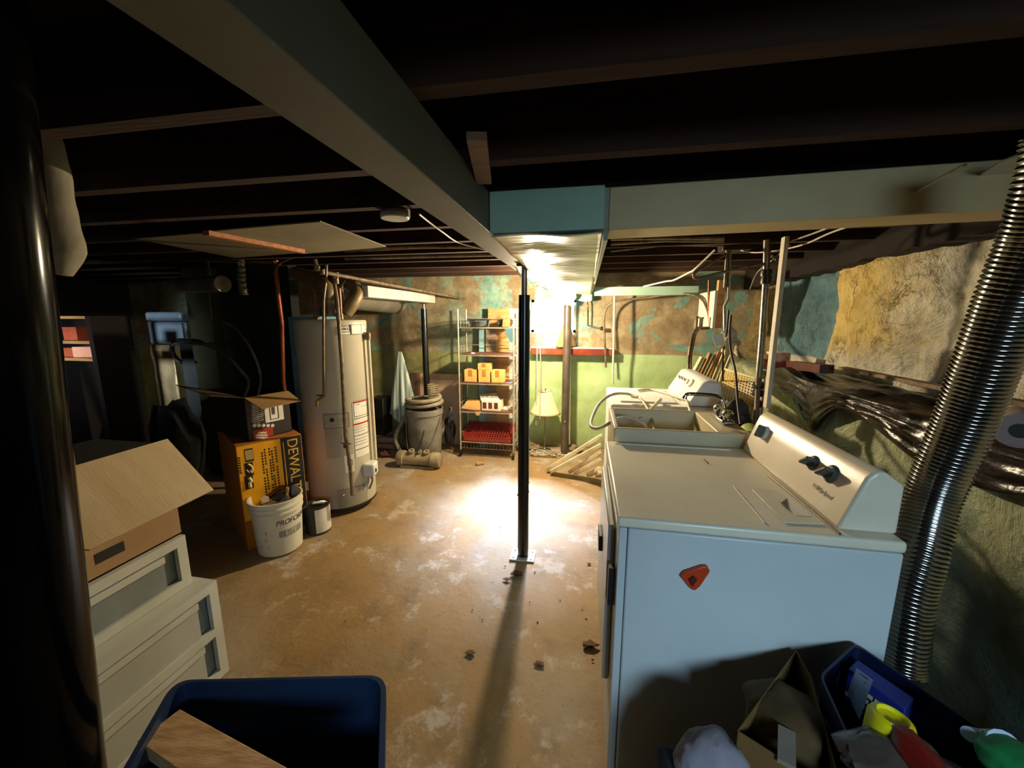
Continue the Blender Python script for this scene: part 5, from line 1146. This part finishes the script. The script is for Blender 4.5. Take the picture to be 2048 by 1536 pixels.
# ================================================================ DRAWERS AND CARTON, NEAR LEFT
XL = -1.42
c1 = PX(437, 1157, XL); zl = c1.z; yl1 = PX(455, 1345, XL).y
yl1 = (yl1 + c1.y) / 2; yl0 = .50
t = thing('drawer_unit', 'wide white plastic drawer unit, lower of the two stacked by the black column', 'drawers', (XL - .2, (yl0 + yl1) / 2, 0), 'stacked plastic drawer units')
def drawers(t, X, y0, y1, z0, z1, depth, nd, clear):
    fw = .035; H = (z1 - z0 - fw) / nd
    q = MB()
    xb = X - .0205
    q.box((X - depth, y0 + .0125, z0 + .0125), (X - depth + .01, y1 - .0125, z1 - .0125)).box((X - depth, y0, z1 - .012), (xb, y1, z1)).box((X - depth, y0, z0), (xb, y1, z0 + .012))
    q.box((X - depth, y1 - .012, z0 + .0125), (xb, y1, z1 - .0125)).box((X - depth, y0, z0 + .0125), (xb, y0 + .012, z1 - .0125))
    q.box((X - .02, y1 - fw, z0), (X, y1, z1)).box((X - .02, y0, z0), (X, y0 + fw, z1)).box((X - .02, y0 + fw, z1 - fw), (X, y1 - fw, z1))
    for i in range(nd): q.box((X - .02, y0 + fw, z0 + H * i), (X, y1 - fw, z0 + H * i + fw))
    q.build('frame', white_plastic, t)
    for i in range(nd):
        za, zb = z0 + H * i + fw + .002, z0 + H * (i + 1) - .002 - (0 if i < nd - 1 else 0)
        ya, yb_ = y0 + fw + .004, y1 - fw - .045
        d = MB().box((X - .018, ya, za), (X - .010, yb_, zb)).box((X - depth + .03, ya, za + .005), (X - .019, ya + .004, zb - .01)).box((X - depth + .03, yb_ - .004, za + .005), (X - .019, yb_, zb - .01)).box((X - depth + .03, ya, za), (X - .019, yb_, za + .004)).build('drawer', plastic_clear if clear else mat('milky_plastic', 'c3c8bf', 'b6bbb2', 4, rough=.35), t)
        MB().box((X - .009, ya, zb - .03), (X - .002, yb_, zb - .006)).build('pull_lip', white_plastic, d)
        MB().box((X - .03, y1 - fw - .042, za), (X - .022, y1 - fw - .001, zb)).build('side_recess', mat('blue_grey_recess', '8fa3a8', '7f9398', 4, rough=.5), t)
drawers(t, XL, yl0, yl1, .004, zl, .4, 2, False)
c2 = PZ(385, 1166, zl); X2 = c2.x; y21 = c2.y; zu = PX(376, 1066, X2).z
t = thing('drawer_unit', 'clear-fronted white plastic drawer unit, upper of the stacked pair', 'drawers', (X2 - .2, (yl0 + y21) / 2, zl + .001), 'stacked plastic drawer units')
drawers(t, X2, yl0 - .02, y21, zl + .002, zu, .36, 1, True)
tag(MB().blob((X2 - .12, y21 - .3, zl + .075), .06, .14, .05, .4, 7, 3).build('folded_cloth', mat('grey_pink_cloth', '8f8682', '7b706c', 6, rough=.9)), 'grey cloth seen inside the clear upper drawer', 'cloth')
tag(MB().blob((X2 - .05, y21 - .12, zl + .085), .012, .012, .012, .3, 2, 2).build('cork_ball', dark_metal), 'small dark round ball lying inside the clear upper drawer', 'ball')
# open carton
X3 = X2 - .02; zc0 = zu + .002; cY1 = PX(362, 1060, X3).y; top = PX(355, 873, X3); zc1 = top.z
t = thing('open_carton', 'open brown carton with a big flap, standing on the upper drawer unit', 'box', (X3 - .15, .8, zc0))
w = .005; cy0_ = .50
q = MB(); q.box((X3 - w, cy0_, zc0), (X3, cY1, zc1)).box((X3 - .32, cy0_, zc0), (X3 - .32 + w, cY1, zc1 - .06)).box((X3 - .32 + w, cY1 - w, zc0), (X3 - w, cY1, zc1 - .06)).box((X3 - .32 + w, cy0_, zc0), (X3 - w, cy0_ + w, zc1)).box((X3 - .32, cy0_, zc0), (X3, cY1, zc0 + w))
q.build('carton', cardboard, t)
h0, h1 = PX(148, 933, X3), Vector((X3, cY1, zc1)); h0.z = zc1; 
fo1 = PX(426, 981, X3 + .19); fo0 = PX(178, 1102, X3 + .19)
e = (fo1 + fo0) / 2
MB().slab([Vector((X3 + .001, cy0_ + .04, zc1)), Vector((X3 + .001, cY1, zc1)), fo1, fo0], (.6, 0, .8), .005).build('side_flap', mat('flap_cardboard', 'e2cba2', 'd4ba8e', 3, rough=.75, bump=.15, bscale=30, stretch=(1, 6, 1)), t)
tag(MB().box((X3 - .31, cy0_ + .01, zc0 + .01), (X3 - .01, cY1 - .01, zc1 - .004)).build('carton_shade_block', mat('near_black_cloth_and_shade', '0d0c0a', '14120f', 5, rough=.9), bevel=.02), 'black block standing in for the shade inside the open brown carton', 'shade block')  # black block put in to imitate the dark inside of the carton
la, lb_ = PX(187, 1098, X3 + .002), PX(248, 1084, X3 + .002)
MB().box((X3 + .0005, la.y, lb_.z - .03), (X3 + .0015, lb_.y, lb_.z + .005)).build('black_label', black_print, t)
# ================================================================ NAVY TOTE WITH PLANK, BOTTOM
def rrect(cs, r, n=6):
    out = []
    k = len(cs)
    for i in range(k):
        p = cs[i]; a = (cs[i - 1] - p).normalized(); b = (cs[(i + 1) % k] - p).normalized()
        for j in range(n + 1):
            t_ = j / n; out.append(p + a * r * (1 - t_) ** 2 + b * r * t_ ** 2)
    return out
def bin_(t, corners, z0, z1, r, taper, wall, m, rimm, rim=.012):
    c = sum(corners, Vector()) / len(corners)
    ro = rrect(corners, r)
    def ringz(z, off): return [Vector((c.x + (p.x - c.x) * off, c.y + (p.y - c.y) * off, z)) for p in ro]
    q = MB(); bm = q.bm
    w = wall
    rings = [ringz(z0, taper), ringz(z1 - .03, 1), ringz(z1 - .03, 1 + rim * 2), ringz(z1, 1 + rim * 2), ringz(z1, 1 - w), ringz(z0 + .008, taper - w)]
    vs = [[bm.verts.new(p) for p in R] for R in rings]; n = len(ro)
    for a, b in zip(vs, vs[1:]):
        for i in range(n): bm.faces.new((a[i], a[(i + 1) % n], b[(i + 1) % n], b[i]))
    bm.faces.new(vs[0][::-1]); bm.faces.new(vs[-1])
    q.build('tub', m, t, smooth=40)
navy = mat('navy_plastic', '22395a', '1c304e', 3, rough=.38)
cs = [PZ(352, 1362, .5), PZ(768, 1352, .5), PZ(760, 1650, .5), PZ(205, 1620, .5)]
t = thing('storage_tote', 'dark navy plastic tote open at the bottom of the view', 'tote', sum((Vector((c.x, c.y, 0)) for c in cs), Vector()) / 4)
bin_(t, cs, .004, .5, .05, .82, .025, navy, navy)
a, b = PZ(322, 1462, .46), PZ(640, 1660, .56)
tag(MB().bar(a, b, .085, .036).build('pine_plank', wood_mat('striped_pine', 'dfb988', 'b98c5c', .55, (1, 30, 30)), bevel=.002), 'sawn pine plank sticking out of the navy tote', 'plank')
# ================================================================ CLUTTER, BOTTOM RIGHT
ZB = .635
def ptk(px, py, z): return PZ(px, py, z)
nv2 = mat('dark_navy_plastic', '131b3c', '0e1530', 4, rough=.4)
cs = [PZ(1712, 1288, .64), PZ(2075, 1535, .64), PZ(1800, 1700, .64), PZ(1642, 1352, .64)]
t = thing('blue_bin', 'very dark blue bin of supplies beside the dryer at lower right', 'bin', sum((Vector((c.x, c.y, 0)) for c in cs), Vector()) / 4)
bin_(t, cs, .004, .64, .02, .9, .02, nv2, nv2)
a, b = PZ(1735, 1330, .60), PZ(1805, 1372, .60)
d = (b - a).normalized(); nrm = Vector((-d.y, d.x, 0)); nrm = nrm if nrm.y < 0 else -nrm
ctr = (cs[0] + cs[1]) / 2
t2 = thing('detergent_box', 'blue box with cream lettering inside the dark blue bin', 'box', Vector((a.x, a.y, .5)))
o1 = PZ(1722, 1312, .635) + nrm * .02; o2 = PZ(1835, 1388, .635) + nrm * .02
q = MB(); q.slab([Vector((o1.x, o1.y, .40)), Vector((o2.x, o2.y, .40)), Vector((o2.x, o2.y, .635)), Vector((o1.x, o1.y, .635))], nrm, .05)
q.build('carton', mat('royal_blue_card', '1c2a7a', '16226a', 5, rough=.5), t2, bevel=.002)
xm = (o1 + o2) / 2 + nrm * .0515
ud = (o2 - o1).normalized(); q = MB()
for i, w_ in enumerate((.05, .09, .10, .07)):
    k = 0
    while k * .014 < w_: p = Vector((xm.x, xm.y, .0 + ZB - .03 - i * .017)) + ud * (k * .014 - w_ / 2); q.bar(p, p + ud * .010, .010, .001, up=nrm); k += 1
q.build('lettering', mat('cream_lettering', 'c8c890', 'b8b880', 5), t2)['kind'] = 'stuff'
t2 = thing('white_booklet', 'white printed booklet standing in the dark blue bin', 'booklet', PZ(1730, 1400, .55))
A = [PZ(1712, 1338, .655), PZ(1745, 1362, .655), PZ(1718, 1440, .60), PZ(1694, 1385, .60)]
MB().slab(A, (0, -.3, 1), .004).build('cover', mat('bluish_paper', '9aa8cc', '8c9abc', 5, rough=.6), t2)
q = MB()
for i in range(7): a = A[0].lerp(A[3], .1 + i * .12).lerp(A[1].lerp(A[2], .1 + i * .12), .2); b = A[0].lerp(A[3], .1 + i * .12).lerp(A[1].lerp(A[2], .1 + i * .12), .75); q.bar(a + Vector((0, -.001, .006)), b + Vector((0, -.001, .006)), .0025, .001)
q.build('small_print', black_print, t2)['kind'] = 'stuff'
p = PZ(1782, 1424, .70)
t2 = thing('yellow_capped_bottle', 'white bottle with a big bright yellow cap in the dark blue bin', 'bottle', (p.x, p.y, .45))
ax = Vector((.10, .04, 1)).normalized()
MB().lathe((p.x - .02, p.y - .01, .45), [(.04, 0), (.042, .01), (.042, .17), (.03, .19)], 28, axis=ax).build('bottle', white_plastic, t2)
MB().lathe(Vector((p.x - .02, p.y - .01, .45)) + ax * .185, [(.036, 0), (.037, .045), (.033, .055), (.024, .060), (.022, .052), (0, .05)], 28, axis=ax).build('cap', mat('yellow_cap', 'e8dc18', 'dccf10', 5, rough=.35), t2, bevel=.001)
m = MB().blob(PZ(1805, 1535, .64), .10, .06, .04, .16, 9, 4, False); 
t2 = thing('snack_bag', 'red and silver crinkled bag at the bottom edge in the dark blue bin', 'bag', PZ(1805, 1530, .60))
m.build('silver_side', mat('silver_film', '6a6058', '544c46', 8, rough=.3, metal=.4, bump=.5, bscale=30), t2)
MB().blob(PZ(1838, 1525, .67), .03, .08, .03, .12, 3, 4, False).build('red_side', mat('red_film', '8a1814', '6e100c', 8, rough=.35), t2)
# cardboard box beside it
cs = [PZ(1592, 1300, .60), PZ(1622, 1352, .60), PZ(1690, 1600, .60), PZ(1474, 1462, .60)]
t = thing('brown_carton', 'dim brown carton standing between the dryer and the dark blue bin', 'box', sum((Vector((c.x, c.y, 0)) for c in cs), Vector()) / 4)
bin_(t, cs, .004, .60, .004, .98, .02, mat('dim_brown_card', '7a5a2a', '6a4c22', 4, rough=.8), None, .0)
tag(MB().bar(PZ(1573, 1460, .6), PZ(1573, 1530, .6), .03, .01).build('paper_slip', mat('beige_slip', '8d8072', '7d7062', 5)), 'beige slip of paper inside the brown carton', 'paper')
tag(MB().blob(PZ(1575, 1450, .55), .085, .10, .06, .12, 14, 4).build('brown_paper', mat('brown_paper_m', '5a421e', '46330f', 5, rough=.85)), 'crumpled brown paper filling the brown carton', 'paper')
p = PZ(1425, 1530, .50)
tag(MB().blob(p, .075, .06, .07, .12, 21, 4).build('fleece_cloth', mat('grey_pink_fleece', '8d8a94', '7a6f74', 5, rough=.95, bump=.5, bscale=70)), 'grey-pink fleecy cloth bulging up at the bottom edge before the dryer', 'cloth')
tag(MB().box((p.x - .11, p.y - .14, .002), (p.x + .045, p.y + .06, .47)).build('laundry_hamper', mat('dark_hamper', '20222a', '181a20', 4, rough=.8), bevel=.02), 'dark laundry hamper under the fleecy cloth at the bottom edge', 'hamper')
p = PZ(1975, 1478, .70)
tag(MB().tube([PZ(1938, 1468, .68), PZ(1965, 1480, .655), PZ(2012, 1495, .69)], [.012, .018, .026], 14, 3).build('white_bottle', mat('bluish_white_plastic', 'b8c8d8', 'a8b8c8', 5, rough=.4)), 'bluish-white bottle lying across the right rim of the dark blue bin', 'bottle')
tag(MB().blob(PZ(2035, 1530, .68), .05, .05, .03, .1, 4, 4, False).build('green_bag', mat('green_film', '1f8a4a', '17703a', 5, rough=.5)), 'green bag at the lower right corner', 'bag')
# ================================================================ FLOOR DEBRIS
chip = mat('debris', '6b4f33', '3f2d1c', 20, rough=.9, bump=.5)
big = [(1033, 1150, .05, 'brown stone lying against the mid-floor post base'), (1014, 1160, .03, 'small brown stone just left of the post base stone'), (1180, 1292, .05, 'large torn leaf of debris on the floor beside the dryer'), (1078, 1330, .03, 'thin brown chip in the post shadow'), (1178, 1128, .018, 'round brown pebble between the post and the dryer'), (1197, 1080, .014, 'small reddish chip by the dryer door edge'), (940, 1308, .032, 'dark flat leaf on the foreground floor')]
for i, (px, py, s_, lab) in enumerate(big):
    p = PZ(px, py, .0)
    s_ *= .6; tag(MB().blob((p.x, p.y, s_ * .3), s_, s_ * .7, s_ * .2, .45, i + 30, 3).build('debris_chip', chip), lab, 'debris')
p = PZ(960, 929, 0); tag(MB().obox((p.x, p.y, .012), (.08, .04, .016), Matrix.Rotation(.6, 3, 'Z')).build('wood_chip', raw_wood), 'pale wood offcut lying on the floor in front of the rack', 'wood offcut')
random.seed(11)
for i, (px, py) in enumerate([(690, 1243), (455, 1335), (1010, 1133), (985, 1165), (1165, 1220), (1060, 1205), (1050, 1185), (1120, 1200), (945, 1220), (965, 1240), (960, 1235), (1090, 985), (1140, 965), (1000, 1054), (1075, 1245), (905, 1003), (1185, 1320), (1070, 1145), (1172, 1238), (640, 1080), (1020, 1050), (960, 1050)]):
    p = PZ(px, py, 0); s_ = random.uniform(.003, .0065)
    tag(MB().blob((p.x, p.y, s_ * .3), s_, s_ * .7, s_ * .4, .5, i, 1).build('debris_chip', chip), 'tiny dark chip of debris on the open floor', 'debris', 'tiny floor debris')
